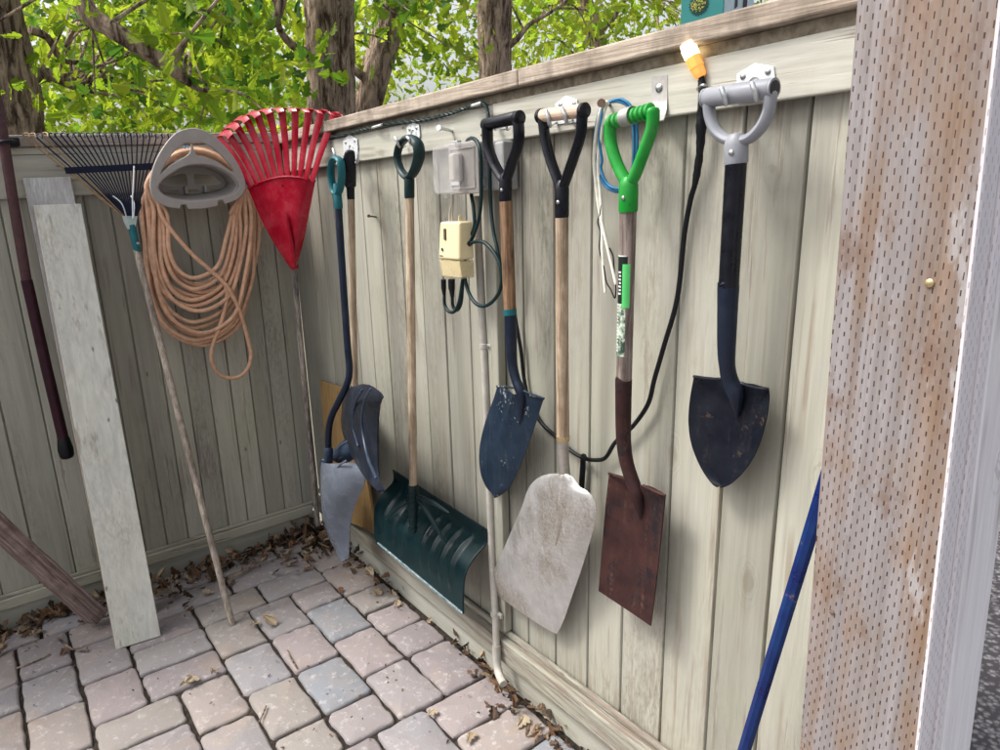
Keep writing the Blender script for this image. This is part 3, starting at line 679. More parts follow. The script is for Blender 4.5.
# --- scoop shovel
t = thing('scoop_shovel', 'wide dusty aluminium scoop shovel with wooden crossbar grip and brass ferrule', 'shovel', R(530,625,.09))
dgrip(t, ((541,116),(584,110.5)), [(543,117),(545.2,138),(551,161),(558,180),(561,190)], [(582.5,111),(580.3,136),(572.5,161),(566,180),(562.5,190)], ((562,186),(562,217.5)), .095, .0142, .0084, .0155, M_blk, barmat=M_gripw, asp=1.6)
go = t.children[0]; qd = nrm(R(584,110.5,.095)-R(541,116,.095))
for px, py, s_ in ((541.5,116,-1),(583.5,110.6,1)):
    m_ = MB(); disc(m_, R(px,py,.095), qd*s_, .0158, .007, 18, prof=((-.6,.95),(-.5,1),(.8,1),(1,.85))); m_.build('end_disc', M_blk, go, smooth=True)
shaft(t, [R(562,217,.095), R(562,330,.089), R(563,437,.082)], [.0145,.0150,.0155], M_shaft)
shaft(t, [R(563,435.5,.082), R(563,440,.082)], .0168, M_brass, 'ferrule')
shaft(t, [R(563,439,.082), R(563.3,455,.081), R(565,472,.080), R(566.5,488,.084), R(564.5,503,.096), R(560.5,526,.095), R(556,545,.088)], [.0148,.0135,.0125,.0140,.0110,.007,.003], M_alus, 'socket', smooth=4)
sc_b = lambda s, t: .020*(1-abs(2*s-1)**4)*min(1, .3+t*2)+.009*math.exp(-((s-.52)/.055)**2)*min(1, t*9)*max(0, 1-t/.55)
bo = blade_mb([(559,473.5),(548,474),(537,478.5),(528,489),(521,509),(510,534),(499,559),(491.5,575),(489.5,582),(493,591)], [(567,474),(573,477),(580,487),(590,493),(596,505),(595,522),(584,561),(572,596),(563,622),(556.5,634)],
    lambda x, y: PL(x, y, .078, .12, .7), lambda s, t: sc_b(s, t)*(1-.75*t**3), bot=.003).build('scoop', M_balu, t, smooth=True)
hook('galvanised hook plate under the wooden grip of the aluminium scoop shovel', [(555.5,104),(566,96),(577,100),(578.5,110),(577,122),(556.5,124)],
     [[(555,122,.03),(551,125,.07),(550,125.5,.10),(548.5,119,.112),(546,110.5,.113)], [(571,119,.03),(568,122,.07),(567,122.5,.10),(565,116,.112),(562,108,.113)]], screws=((560.5,105),(574,103.5)))

# --- slate blade shovel with black D grip
t = thing('round_point_shovel', 'shovel with black D grip, dark stained shaft, green ring and slate blue round point blade', 'shovel', R(498,497,.05))
dgrip(t, ((486,124.5),(516.5,117.5)), [(487.3,124),(488,145),(493.5,162),(500,174),(504,180)], [(517,118),(519,131),(517.5,147),(512,163),(507,178)], ((505.7,178),(505.6,201.5)), .095, .0150, .0098, .0158, M_blk, asp=1.5)
go = t.children[0]; m_ = MB(); disc(m_, R(518,118,.095), V(1,0,0), .0165, .010, 18, prof=((-.7,.9),(-.5,1),(.8,1),(1,.85))); m_.build('end_disc', M_blk, go, smooth=True)
shaft(t, [R(505.8,201,.095), R(508,260,.090), R(510,311,.085)], [.0155,.0158,.0158], M_shaftd)
shaft(t, [R(509.9,309,.085), R(510.3,315,.085)], .0168, M_teal, 'green_ring')
shaft(t, [R(510.3,314.5,.085), R(511.3,345,.084), R(512.6,365,.083), R(516,380,.082), R(520.5,391,.082), R(522,403,.080), R(520,425,.074)], [.0158,.0145,.0128,.0125,.0135,.011,.003], M_blue, 'socket', smooth=4)
bo = blade_mb([(497,386),(494.5,396),(485.5,421),(479.5,448),(480,470),(486,487),(496.5,497)], [(544,398.5),(542,403),(533.5,429.6),(522,460.5),(511,485),(504,493),(497.3,497.2)], lambda x, y: R(x, y, .066),
    lambda s, t: .016*(1-(2*s-1)**2)*(1-t*.4)+.010*math.exp(-((s-.5)/.07)**2)*max(0, 1-t/.6)).build('blade', M_bslate, t, smooth=True)
m_ = MB(); m_.tube([R(497,386.3,.068), R(507,387,.078), R(514,388,.084)], .003, 8, smooth=3, rnd=True); m_.build('step', M_bslate, bo, smooth=True); m_ = MB(); m_.tube([R(524,391,.084), R(534,395,.078), R(544,398.7,.068)], .003, 8, smooth=3, rnd=True); m_.build('step', M_bslate, bo, smooth=True)
t = thing('tool_hook', 'small metal hook under the black D grip beside the outlet box, its plate hidden', 'hook', R(505,121,.03), 'metal tool hooks along the top rail')
m_ = MB(); m_.box(R(499,116,.026), R(510,128,.0225)); m_.build('backplate', M_zinc, t)
for px in (498, 510):
    m_ = MB(); m_.tube([R(px,127,.03), R(px-2,129.5,.06), R(px-3,128.8,.090), R(px-3.4,125,.094)], .0032, 8, smooth=4, rnd=True); m_.build('prong', M_galv, t, smooth=True)

# --- wide snow pusher
t = thing('snow_pusher', 'wide deep teal snow pusher with dark green ring grip and plain wooden shaft', 'snow shovel', R(420,610,.14))
mb = MB()
ringp = [(406,139),(399.5,146),(397.3,158),(401.5,171),(408.5,177.5),(414.5,170.5),(418.8,157),(418,145),(412.5,139)]
mb.tube(T(ringp, .095), [.0095,.0088,.0082,.0085,.010,.011,.012,.012,.011], 12, smooth=5, closed=True, asp=1.5, up=(0,-1,0))
mb.tube([R(409,174,.095), R(409.3,178,.095), R(409.5,196,.093), R(409.6,198,.093)], [.011,.0150,.0150,.0142], 16)
mb.build('grip', M_dgrn, t, smooth=True)
shaft(t, [R(409.6,197,.093), R(411.5,340,.12), R(413.3,488,.150)], .0128, M_shaft)
XR = R(485.6,529,.05)[0]; XL = .885
prof = [L(*p, XR) for p in ((485.6,529),(485.6,543),(473.6,557.6),(465,574),(463,593.6),(463,613))]
prof = resample([(p[1], p[2]) for p in prof], 22)
dz = R(371,533,.2)[2]-R(463,613,.2)[2]
F = []
for i, (py_, pz) in enumerate(prof):
    row = []; n_ = 90
    for j in range(n_):
        s_ = j/(n_-1); x = XR+(XL-XR)*s_
        rib = 0
        for c in (.12,.22,.32,.42,.62,.74,.86):
            e = 1 if .18 < i/21 < .80 else max(0, 1-abs(i/21-.49-.0)/.31*1.0+.0)*0
            rib = max(rib, math.exp(-((s_-c)/.012)**2)*(1 if .22 < i/21 < .78 else .3 if .17 < i/21 < .83 else 0))
        row.append((x, py_-.007*rib*(1 if i > 3 else .3), pz+.006*rib+dz*s_*0.55))
    F.append(row)
mb.grid(F, 22, 90, .004); bo = mb.build if False else None
mb = MB(); mb.grid([r[::-1] for r in F], 22, 90, .004); bo = mb.build('blade', M_push, t, smooth=True, autos=60)
m_ = MB(); m_.tube([V(*p)+V(0,-.001,-.001) for p in F[-1][::6]], .0042, 8, smooth=2, rnd=True); m_.build('wear_lip', M_lip, bo, smooth=True)
m_ = MB(); pe = [V(*r[0])+V(.001,0,0) for r in F]; m_.tube(pe, .0035, 8, rnd=True); m_.build('rim', M_push, bo, smooth=True)
# handle socket and its brace
s0 = R(413.3,486,.150); s1 = R(413,532,.168)
m_ = MB(); m_.tube([s0+V(0,0,.004), s0, s1], [.0165,.0175,.012], 14)
for k in range(6): c = s0+(s1-s0)*(.2+k*.14); disc(m_, c, nrm(s1-s0), .0185-.0006*k, .004, 14)
m_.build('socket', M_push, bo, smooth=True)
for a, b in (((419,500),(446,545)), ((418,497),(449,513)), ((408,500),(386,520))):
    m_ = MB(); m_.tube([R(*a,.150), R((a[0]+b[0])/2,(a[1]+b[1])/2-2,.150), R(*b,.142)], [.009,.007,.003], 8, smooth=3); m_.build('brace', M_push, bo, smooth=True)
hook('metal hook plate holding the dark green ring grip', [(407,128),(411.8,121.6),(419,125),(420,135),(419,141),(408,143)],
     [[(405,146,.03),(401,147,.075),(399,146,.105),(397,140.5,.114),(395,137.5,.114)], [(416,143,.03),(412.5,144,.075),(410.5,143,.105),(409,139,.114),(407,137,.112)]], screws=((409.7,129.5),(416.5,128)))

# --- navy scoop with black grip, hanging edge on
t = thing('snow_shovel', 'navy plastic snow scoop with black grip and pale wooden shaft, seen edge on', 'snow shovel', R(378,488,.12))
m_ = MB(); m_.tube(T([(350,152),(349.3,160),(349.8,172),(350.5,186)], .10), [.011,.0145,.0148,.013], 14, smooth=4, asp=1.5, up=(0,-1,0), rnd=True)
m_.tube(T([(345.5,157),(345,168),(347,182)], .065), .008, 10, smooth=4, rnd=True); m_.tube([R(349.5,155,.10), R(346,156.5,.065)], .009, 10, rnd=True); m_.tube([R(350.3,183,.10), R(347.2,181,.065)], .009, 10, rnd=True)
m_.tube(T([(350.5,185),(351,199)], .095), [.0135,.0128], 16); m_.build('grip', M_blk, t, smooth=True)
shaft(t, [R(351,198,.095), R(353,300,.11), R(355,393,.125)], .0122, M_shaft)
shaft(t, [R(355,386,.125), R(355.3,400,.127), R(357,425,.135)], [.0155,.0165,.006], M_navy, 'socket', smooth=3)
def nb(s, t): return .055*math.sin(math.pi*min(max(s, 0), 1)**.8)*(.35+.65*math.sin(math.pi*min(t*.9+.12, 1)))
bo = blade_mb([(352,389),(344.5,398),(341,414),(343.5,430),(352,448),(363,464),(374,480),(384,490)], [(361,384),(370,385),(379,391),(382.5,397),(379.5,406),(377.5,425),(377.5,455),(379,476),(384.5,490)],
    lambda x, y: PL(x, y, .115, 0, 0, .35, R(360,430,.115)[0]), nb, .004).build('scoop', M_navy, t, smooth=True, autos=60)
for e in ([(362,390),(355,404),(353,425),(358,446)], [(371,389),(364,402),(362,425),(367,455),(376,478)]):
    m_ = MB(); m_.tube([PL(x, y, .158, 0, 0, .35, R(360,430,.115)[0]) for x, y in e], .004, 8, smooth=5, rnd=True); m_.build('rib', M_bgrey, bo, smooth=True)
hook('metal hook plate above the black grip of the navy scoop', [(343.5,141),(349.3,134),(357,139.5),(358,148),(357,160),(344,160)],
     [[(343,158,.03),(339.5,160,.07),(336.8,160.5,.112),(335,155,.125),(333,149,.125)], [(356.5,158,.03),(355.5,162,.075),(357,162,.11),(358,157,.122),(357,149,.122)]], screws=((345.8,142.5),(354.8,141)))

# --- bent handle grey shovel with teal grip
t = thing('snow_shovel', 'grey bladed snow shovel with teal grip and bent blue steel tube, in the corner', 'snow shovel', R(348,560,.16))
m_ = MB(); ringp = [(335,158),(331.3,166),(331.5,180),(334.5,192),(339,192),(341.5,178),(340.5,162)]
m_.tube(T(ringp, .14), .0075, 12, smooth=5, closed=True, asp=1.8, up=(0,-1,0)); m_.tube(T([(335.5,184),(337,190),(338.5,207),(338.7,209)], .14), [.008,.0135,.0145,.0135], 16); m_.build('grip', M_teal, t, smooth=True)
tubeo = shaft(t, [R(338.5,208,.14), R(343,280,.15), R(347.5,345,.16), R(349.5,370,.165), R(347,384,.175), R(338.5,402,.19), R(331,418,.20), R(328.4,435,.205), R(328.6,458,.205)], .0122, M_blue, smooth=5)
def gb(s, t): return .06*math.sin(math.pi*s**.8)*(.4+.6*math.sin(math.pi*min(t+.15, 1)))
bo = blade_mb([(323,459),(322,472),(324,490),(327,512),(332,537),(338,552),(345.5,561.5)], [(352,462.5),(362,465.5),(366,473),(362.5,489),(355,506),(350,528),(349,558)], lambda x, y: R(x, y, .19), gb, .004).build('blade', M_gplast, t, smooth=True, autos=60)
m_ = MB()
for a, b in (((323,455),(334,455)),): m_.tube([R(328.6,448,.205), R(328.6,452,.206), R(328,470,.206), R(329,488,.212)], [.015,.0172,.0168,.006], 14, smooth=3)
m_.build('socket', M_bgrey, bo, smooth=True)
m_ = MB(); m_.tube([R(x, y, .198) for x, y in ((323,460),(323.5,480),(327,508),(333,538),(346,561))], .0045, 8, smooth=5, rnd=True); m_.build('rim', M_lip, bo, smooth=True)
m_ = blade_mb([(322.5,460),(324,482),(327.5,508),(333,533),(341,551)], [(333,458),(331.5,480),(332.5,506),(336,530),(343,551)], lambda x, y: R(x, y, .196), lambda s, t: .012*(1-t)+.016*math.sin(math.pi*s)*(1-t*.6), .004, 16, 7); m_.build('dark_rim_band', M_bgrey, bo, smooth=True)  # left rim band, coloured dark in place of the twisted blade's shading
m_ = MB(); m_.tube([R(x, y, q) for x, y, q in ((346,461,.222),(338,467,.224),(333.5,482,.224),(333.5,506,.222),(337,530,.214),(344,553,.198))], .0040, 8, smooth=5, rnd=True); m_.build('rim', M_gplast, bo, smooth=True)
for k in range(4):
    m_ = MB(); y0 = 463+k*7; m_.tube([R(324.5+k*.6,y0,.206), R(328.5+k*.5,y0+3,.216), R(335+k*.3,y0+1-k,.212)], .004, 8, smooth=3, rnd=True); m_.build('rib', M_bgrey, bo, smooth=True)
m_ = blade_mb([(336,449),(345,440),(351,437)], [(338,462),(350,461),(359,454)], lambda x, y: R(x, y, .15), lambda s, t: .02*math.sin(math.pi*s), .004, 10, 8); fb = m_.build('back_flange', M_bgrey, bo, smooth=True)
for e in ([(336,451),(343,444),(350,440)], [(339,459),(348,452),(355,449)]):
    m_ = MB(); m_.tube([R(x, y, .168) for x, y in e], .0032, 8, smooth=4, rnd=True); m_.build('rib', M_gplast, bo, smooth=True)

# plywood offcut
mb = MB(); a = [R(319.5,380.5,.03), R(354,393,.03), R(375,533,.062), R(331,515,.075)]
b = [p+V(0,.011,0) for p in a]; mb.hexa(a, b); tag(mb.build('plywood_offcut', M_ply, bevel=.001), 'yellowish plywood offcut leaning in the corner behind the snow shovels', 'plywood')

# --- conduit and outlet box
t = thing('conduit_pipe', 'painted electrical conduit pipe running down the fence from the outlet box', 'pipe', R(503,682,.06))
cp = [(476.5,196,.034),(479.2,256,.034),(482,312,.034),(485.7,380,.034),(489,470,.034),(492,560,.036),(495,610,.048),(496.5,648,.058)]
shaft(t, [R(*p) for p in cp], .0108, M_conduit)
shaft(t, [R(496.3,645,.058), R(497,662,.062), R(499,674,.070), R(503.5,684,.083)], [.0128,.0128,.0125,.012], M_conduit, 'elbow', smooth=5)
for q in ((483.8,346,.034),(494.6,614,.05)):
    c = R(*q); m_ = MB(); m_.tube([c+V(0,0,.008), c-V(0,0,.008)], .0128, 14); m_.box(c+V(.008,.002,-.008), c+V(.028,.012,.008)); o_ = m_.build('pipe_clamp', M_conduit, t, bevel=.002)
    m_ = MB(); disc(m_, c+V(.021,.001,0), V(0,-1,0), .004, .003, 8); m_.build('screw', M_screw, o_, smooth=True)
t = thing('outlet_box', 'grey outdoor outlet box with cloudy clear bubble cover on the right fence', 'outlet box', R(462,195,.02))
x0, x1 = R(433.5,170,.135)[0], R(461,170,.135)[0]; z0, z1 = R(447,194,.135)[2], R(447,143.5,.135)[2]
zz0, zz1 = z0, z1
mb = MB(); mb.box((x0+.006,-.079,z0+.004), (x1+.004,-.0035,z1)); bx = mb.build('base', M_gbox, t, bevel=.005)
mb = MB(); mb.box((x1+.006,-.050,z0+.001), (x1+.062,-.0035,z1-.004)); mb.build('side_box', M_gbox, t, bevel=.006)
def rbox(mb, x0, x1, z0, z1, y, d, r=.014, n=5):
    rg = []
    for cx, cz, a0 in ((x1-r,z1-r,0),(x0+r,z1-r,90),(x0+r,z0+r,180),(x1-r,z0+r,270)):
        for k in range(n+1): a = math.radians(a0+90*k/n); rg.append((cx+r*math.cos(a), cz+r*math.sin(a)))
    K = len(rg); cx, cz = (x0+x1)/2, (z0+z1)/2; vs = []
    for ins, yy in ((1, 0), (1, d*.75), (.985, d*.92), (.94, d)):
        for x, z in rg: vs.append((cx+(x-cx)*ins, y-yy, cz+(z-cz)*ins))
    fs = []
    for i in range(3):
        for k in range(K): fs.append((i*K+k, i*K+(k+1) % K, (i+1)*K+(k+1) % K, (i+1)*K+k)[::-1])
    fs.append(tuple(3*K+k for k in range(K))[::-1]); mb.add(vs, fs)
mb = MB(); rbox(mb, x0, x1, z0, z1, -.086, .052); cv = mb.build('clear_cover', M_clear, t, smooth=True)
mb = MB(); mb.box((x0-.002,-.086,z0-.003), (x1+.004,-.080,z1+.003)); cf = mb.build('cover_frame', M_taupe, t, bevel=.002)
mb = MB(); mb.tube([(x0+.012,-.088,z0+.012),(x1-.01,-.088,z0+.012),(x1-.008,-.088,z1-.012),(x0+.012,-.088,z1-.012)], .002, 6, closed=True); mb.build('gasket', M_conduit, cf)
for fz in (.22, .72):
    z = z0+(z1-z0)*fz; mb = MB()
    mb.box((x1+.0045,-.084,z-.014), (x1+.009,-.060,z-.009)); mb.box((x1+.0045,-.084,z+.009), (x1+.009,-.060,z+.014)); mb.box((x1+.0045,-.074,z-.009), (x1+.008,-.069,z+.009)); mb.build('hinge', M_gbox, cf, bevel=.001)
mb = MB(); mb.box((x0+.030,-.096,z1+.002), (x0+.058,-.082,z1+.009)); mb.build('latch', M_gbox, cf, bevel=.002)
mb = MB(); mb.box((x0+.008,-.112,z0-.012), (x0+.024,-.09,z0+.001)); mb.build('cable_flap', M_clear, cf, bevel=.001)
mb = MB(); mb.box((x0+.045,-.118,z0+.03), (x0+.070,-.087,z0+.10)); pg = mb.build('plug', M_conduit, t, bevel=.006)
mb = MB(); mb.box((x0+.012,-.090,z0+.02), (x0+.052,-.087,z1-.03)); mb.build('outlet_face', plain('outlet_face', (.55,.56,.56), rough=.5), t, bevel=.001)
t = thing('plug_in_timer', 'cream plug in timer hanging on a short cable under the outlet box', 'timer', R(450,278,.09))
xa, xb = R(438.7,250,.115)[0], R(459.5,250,.115)[0]; za_, zb_ = R(448,278,.115)[2], R(450,222,.115)[2]
zc = za_+(zb_-za_)*.34
top = [(xa+.012,-.115,zb_),(xb+.004,-.115,zb_),(xb+.008,-.075,zb_),(xa+.016,-.075,zb_)]
mid = [(xa,-.118,zc),(xb,-.118,zc),(xb+.005,-.072,zc),(xa+.005,-.072,zc)]
low = [(xa+.002,-.112,za_),(xb-.001,-.112,za_),(xb+.004,-.072,za_),(xa+.006,-.072,za_)]
mb = MB(); mb.hexa(mid, top); bd = mb.build('body', M_cream, t, bevel=.006, seg=3)
mb = MB(); mb.hexa(low, [V(*p)-V(0,0,.0015) for p in mid]); mb.build('clear_window', M_clear2, t, bevel=.004)
mb = MB(); mb.hexa([V(*p)+V(.003*(1 if k in (0,3) else -1), .004*(1 if k < 2 else -1), .005) for k, p in enumerate(low)], [V(*p)+V(.003*(1 if k in (0,3) else -1), .004*(1 if k < 2 else -1), -.006) for k, p in enumerate(mid)]); mb.build('dial', M_cream, t)
mb = MB(); mb.box(R(443.6,240,.1195), R(447,228.5,.113)); mb.build('switch_slot', plain('slot', (.10,.08,.05)), bd, bevel=.001)
m_ = MB(); disc(m_, R(442.3,249.5,.1185), V(0,-1,0), .0045, .0015, 14); m_.build('emblem', M_teal, bd, smooth=True)
m_ = MB(); m_.box(R(439.5,255.2,.1183), R(443.5,256.4,.117)); m_.build('emblem_caption', M_blk, bd)
m_ = MB(); m_.tube([R(459,222,.09), R(459,217,.09), R(460.5,216,.085), R(461.5,222,.08)], .0022, 8, smooth=4); m_.build('hanging_tab', M_cream, bd, smooth=True)
m_ = MB(); m_.tube([R(452,194,.115), R(452.6,202,.11), R(450.3,213,.098), R(450,224,.095)], .0042, 10, smooth=5); m_.tube([R(453,204,.108), R(452.2,212,.10), R(452.5,224,.095)], .0032, 10, smooth=4); m_.build('short_cable', M_conduit, t, smooth=True)
for px, w in ((443.5,.0075),(451.5,.0095)):
    m_ = MB(); m_.tube([R(px,279.5,.095), R(px+.2,288,.094), R(px+.5,291,.094), R(px+.9,297,.094)], [w,w,w*.8,w*.55], 12); m_.build('plug', M_cordb, t, smooth=True)

def cord(name, label, cat, pts, r, mat, k=8, group=None, par=None):
    m_ = MB(); P = [R(*p) for p in pts]; m_.tube(P, r, 10, smooth=k, rnd=True); o_ = m_.build(name, mat, par, smooth=True)
    if par is None: tag(o_, label, cat, group)
    return o_
t = thing('extension_cord', 'dark green extension cord looped beside the timer and over the outlet box', 'cord', R(455,312,.09))
cord('cord', '', '', [(444.3,296,.094),(444.8,305,.094),(449,311.5,.094),(455,311,.094),(459.5,300,.092),(462.5,280,.09),(465,262,.087),(468,248,.085),(474,234,.085),(479,218,.088),(481,200,.09),(481.3,170,.092),(480.3,152,.095),(477.5,142.5,.09),(473,138.3,.08),(468.5,139.5,.05),(467,141,.02)], .0048, M_cordg, par=t)
cord('cord', '', '', [(452.3,296,.094),(453,306,.09),(456.5,310.5,.088),(461,303,.086),(463,280,.083),(465.2,262,.08),(466,250,.078),(471.5,235,.078),(474.5,225,.08),(473.5,208,.075),(471.5,196,.062),(470.5,188,.05)], .0048, M_cordg, par=t)
cord('cord', '', '', [(466,252,.083),(469,245,.086),(476,241.5,.088),(484,242.5,.09),(492,250,.09),(499,262,.09),(501.5,275,.09),(500,290,.09),(493,301,.09),(484.5,306,.09),(476,303.5,.09),(469,293,.088),(465,278,.086),(465,262,.09)], .0050, M_cordg, par=t)
cord('cord', '', '', [(501.3,278,.085),(500.5,268,.082),(497.5,250,.08),(493.5,232,.075),(491.3,212,.07),(490,190,.068),(489.5,165,.065),(489.2,144,.06),(488.5,122,.056),(488,113,.052)], .0048, M_cordg, par=t)
m_ = MB()
for k in range(3): m_.tube([R(466+k*1.4+1.6*math.cos(a), 248-k*2+2.2*math.sin(a), .087-.006*math.sin(a)) for a in np.linspace(0, 6.28, 9)], .0018, 6)
m_.build('twist_tie', M_cordb, t, smooth=True)
t = thing('light_string_cable', 'twisted dark green cable stapled along the top of the right rail', 'cable', R(400,126,.03))
base = [(322,138,.03),(340,135.5,.032),(356,131.5,.033),(366,128.8,.034),(378,125.8,.032),(392,123.2,.031),(410,121.5,.031),(424,119.6,.031),(438,116.5,.032),(450,113.5,.033),(461,109.5,.033),(470,105.8,.034),(479,103.2,.036),(484,104,.038),(487,109,.042),(488.3,116,.05)]
P, _ = spline(np.array([R(*p) for p in base]), np.zeros(len(base)), 14)
for ph in (0, math.pi):
    m_ = MB(); tw = [p+V(0, .0028*math.cos(i*.62+ph), .0028*math.sin(i*.62+ph)) for i, p in enumerate(P)]; m_.tube(tw, .0033, 7); m_.build('strand', M_cordg, t, smooth=True)
for px, py in ((376,126.5),(475,104.8)):
    m_ = MB(); m_.tube([R(px-4,py+1,.032), R(px,py,.043), R(px+5,py-1.5,.043), R(px+7,py-2,.03)], .0038, 8, smooth=3); m_.build('cable_clip', M_zinc, t, smooth=True)

# power cord with the lit end
t = thing('power_cord', 'black power cord with glowing amber socket end, dropping beside the grey grip shovel', 'cord', R(600,460,.02))
pc_ = [(701,76,.03),(703,90,.03),(701.6,112,.028),(701,132,.026),(699.5,157,.022),(695,184,.018),(690.5,200,.014),(684.2,235.6,.012),(677.3,298,.012),(664,346,.012),(654.5,379,.014),(648,404,.016),(633,426,.018),(615.6,442,.02),(606,457,.018),(597,460,.02),(584,458.2,.024),(570,450,.02),(554,435,.014),(540,421,.012),(529,400,.012),(524,378,.012),(521.3,353,.014),(518.3,335,.016),(515,315,.018),(512.5,285,.03),(511,255,.035)]
cord('cord', '', '', pc_, .0052, M_cordb, par=t)
m_ = MB(); m_.tube([R(*p) for p in ((701.3,80,.03),(703,93,.03),(701.5,112,.028),(701.2,128,.026),(700,150,.022),(697.5,170,.019),(695,184,.018))], [.0062,.0078,.0080,.0095,.0068,.0072,.0056], 12, smooth=6, prof=lambda i, k, n, s: 1+.10*math.sin(i*1.3+k*2.1)); m_.build('tape_wrap', M_cordb, t, smooth=True)
M_amber = NG('amber_glow'); M_amber.fin((.85,.42,.10), .3, 0, None, .5); M_amber.b.inputs['Emission Color'].default_value = (1,.42,.09,1); M_amber.b.inputs['Emission Strength'].default_value = .22; M_amber = M_amber.mat
M_hot = NG('lit_socket_tip'); M_hot.fin((.9,.7,.4), .3, 0, None, .5); M_hot.b.inputs['Emission Color'].default_value = (1,.78,.45,1); M_hot.b.inputs['Emission Strength'].default_value = 2.6; M_hot = M_hot.mat
m_ = MB(); a, b = R(692.5,57,.04), R(701,77,.032); m_.tube([b, b+(a-b)*.12, b+(a-b)*.45, b+(a-b)*.5, a], [.0085,.0115,.0120,.0135,.0140], 8); so = m_.build('socket_end', M_amber, t, smooth=True, autos=30)
m_ = MB(); c = R(686.5,43,.046); m_.tube([a, a+(c-a)*.6, c], [.0140,.0142,.0118], 8); m_.build('lit_tip', M_hot, so, smooth=True, autos=30)
m_ = MB(); m_.tube([R(698,89,.024), R(701.5,86,.036), R(705,85.5,.036), R(706,88,.024)], .0036, 8, smooth=3); m_.build('cable_clip', M_screw, t, smooth=True)
t = thing('cord_hook', 'dark iron hook on the fence boards catching the sagging black cord', 'hook', R(583,490,.01))
m_ = MB(); m_.tube([R(580.5,505,.010), R(582,480,.012), R(583,462,.014), R(582.5,456.5,.024), R(584,455.5,.034), R(586,458.5,.035)], [.0075,.0075,.0070,.0055,.005,.004], 8, smooth=4, rnd=True); m_.build('shank', M_blkr, t, smooth=True)
m_ = MB(); disc(m_, R(582,494,.014), V(0,-1,0), .004, .003, 8); m_.build('screw', M_rust, t, smooth=True)

# wires on the nail
t = thing('nail', 'long nail in the rail with wire loops hung on it, left of the green grip', 'nail', R(604,104,.03))
m_ = MB(); m_.tube([R(610,104.5,.02), R(604,103.5,.06), R(602,103.2,.078)], .0038, 8); disc(m_, R(601.6,103.1,.08), R(602,103.2,.078)-R(604,103.5,.06), .0085, .004, 12); m_.build('spike', M_rust, t, smooth=True)
t = thing('wire_loop', 'bright blue wire coil hanging on the nail beside the green grip', 'wire', R(607,190,.06))
cord('strand', '', '', [(606,103,.06),(600,110,.062),(595.5,130,.062),(594.5,150,.06),(597.5,170,.058),(604,184,.056),(612,190.5,.055),(621,191,.05),(630,182,.045),(636,160,.045),(637,130,.045),(632,108,.05),(622,99.5,.055),(613,100.5,.06),(606,103,.06)], .0031, M_wireb, par=t)
cord('strand', '', '', [(606,104,.066),(602,116,.068),(599.5,140,.066),(602,160,.064),(601,168,.064),(606,182,.062),(614,188,.06),(624,187,.05),(632,172,.045),(634,140,.045),(630,110,.048),(620,102,.055),(610,102,.062),(606,104,.066)], .0030, M_wireb, par=t)
t = thing('string_bundle', 'loose white string and thin wire dangling from the nail beside the blue wire', 'string', R(607,296,.05))
cord('strand', '', '', [(607,102,.07),(601.5,108,.07),(596.5,130,.068),(594,159,.064),(596,185,.06),(599.5,211,.056),(605,236,.052),(611,262,.048),(616,284,.045)], .0037, M_string, par=t)
cord('strand', '', '', [(608,103,.066),(603,115,.066),(600.5,140,.064),(598,165,.06),(600.5,195,.056),(602,220,.054),(602.5,250,.05),(604,275,.048),(605.5,292,.045)], .0037, M_string, par=t)
cord('strand', '', '', [(601,205,.057),(600,214,.058),(597.8,222,.056),(600,232,.055),(599.5,250,.052),(604,268,.05),(606.5,282,.048),(611,290,.046),(615,298,.044),(615.8,284,.044),(614,268,.046),(613,256,.048),(609.5,248,.05)], .0015, M_cordb, par=t)

# blue bar
pt_ = R(825,485,.065); pm = R(745,748,.085); pb = pt_+(pm-pt_)*(pt_[2]/(pt_[2]-pm[2])); d = pt_-pb
t = thing('digging_bar', 'chipped blue steel bar leaning on the fence behind the gate post', 'bar', pb)
m_ = MB(); m_.tube([pb, pb+d*.02, pt_+d*.05, pt_+d*.10, pt_+d*.28], [.004,.0128,.0132,.0132,.0128], 8, prof=lambda i, k, n, s: 1); m_.build('shaft', M_bluebar, t, smooth=True, autos=20)
m_ = MB(); m_.tube([pb+d*.0+V(0,0,.0), pb-nrm(d)*.001+V(0,0,-.004)], .012, 8); m_.build('tip', M_bluebar, t)

# ------------------------------------------------------------------ left fence
def TL(pts, o): 
    n = len(pts); oo = np.full(n, o) if np.isscalar(o) else np.linspace(o[0], o[1], n)
    return [L(p[0], p[1], q) for p, q in zip(pts, oo)]
# maroon pole on its bracket
t = thing('garden_tool_pole', 'long maroon pole hanging at the far left, rusty above and with a black end knob', 'pole', L(66,455,.10))
pp = [L(-14,60,.07), L(-2,105,.07), L(13,200,.075), L(27,283,.085)]
shaft(t, pp, .0165, M_maroon)
shaft(t, [L(26.6,280,.085), L(47,370,.09), L(62,433,.095), L(63.5,440,.096)], [.0185,.0185,.0190,.0195], M_maroong, 'grip')
m_ = MB(); m_.tube([L(63.3,438,.096), L(65.5,449,.097), L(67,455.5,.098)], [.0200,.0265,.0245], 18, rnd=True); m_.build('end_knob', M_blkr, t, smooth=True)
t = thing('tool_bracket', 'black bracket on the left fence cap holding the maroon pole', 'bracket', L(13,141,.03))
mb = MB(); mb.box(L(7,147.5,.03), L(19,136.5,.062)); mb.build('clip_block', M_blkr, t, bevel=.008, seg=3)
mb = MB(); mb.tube([L(17,142,.05), L(10,141,.098), L(0,142,.100), L(-7,142,.05)], .006, 8, smooth=4); mb.build('clip_arm', M_blkr, t, smooth=True)
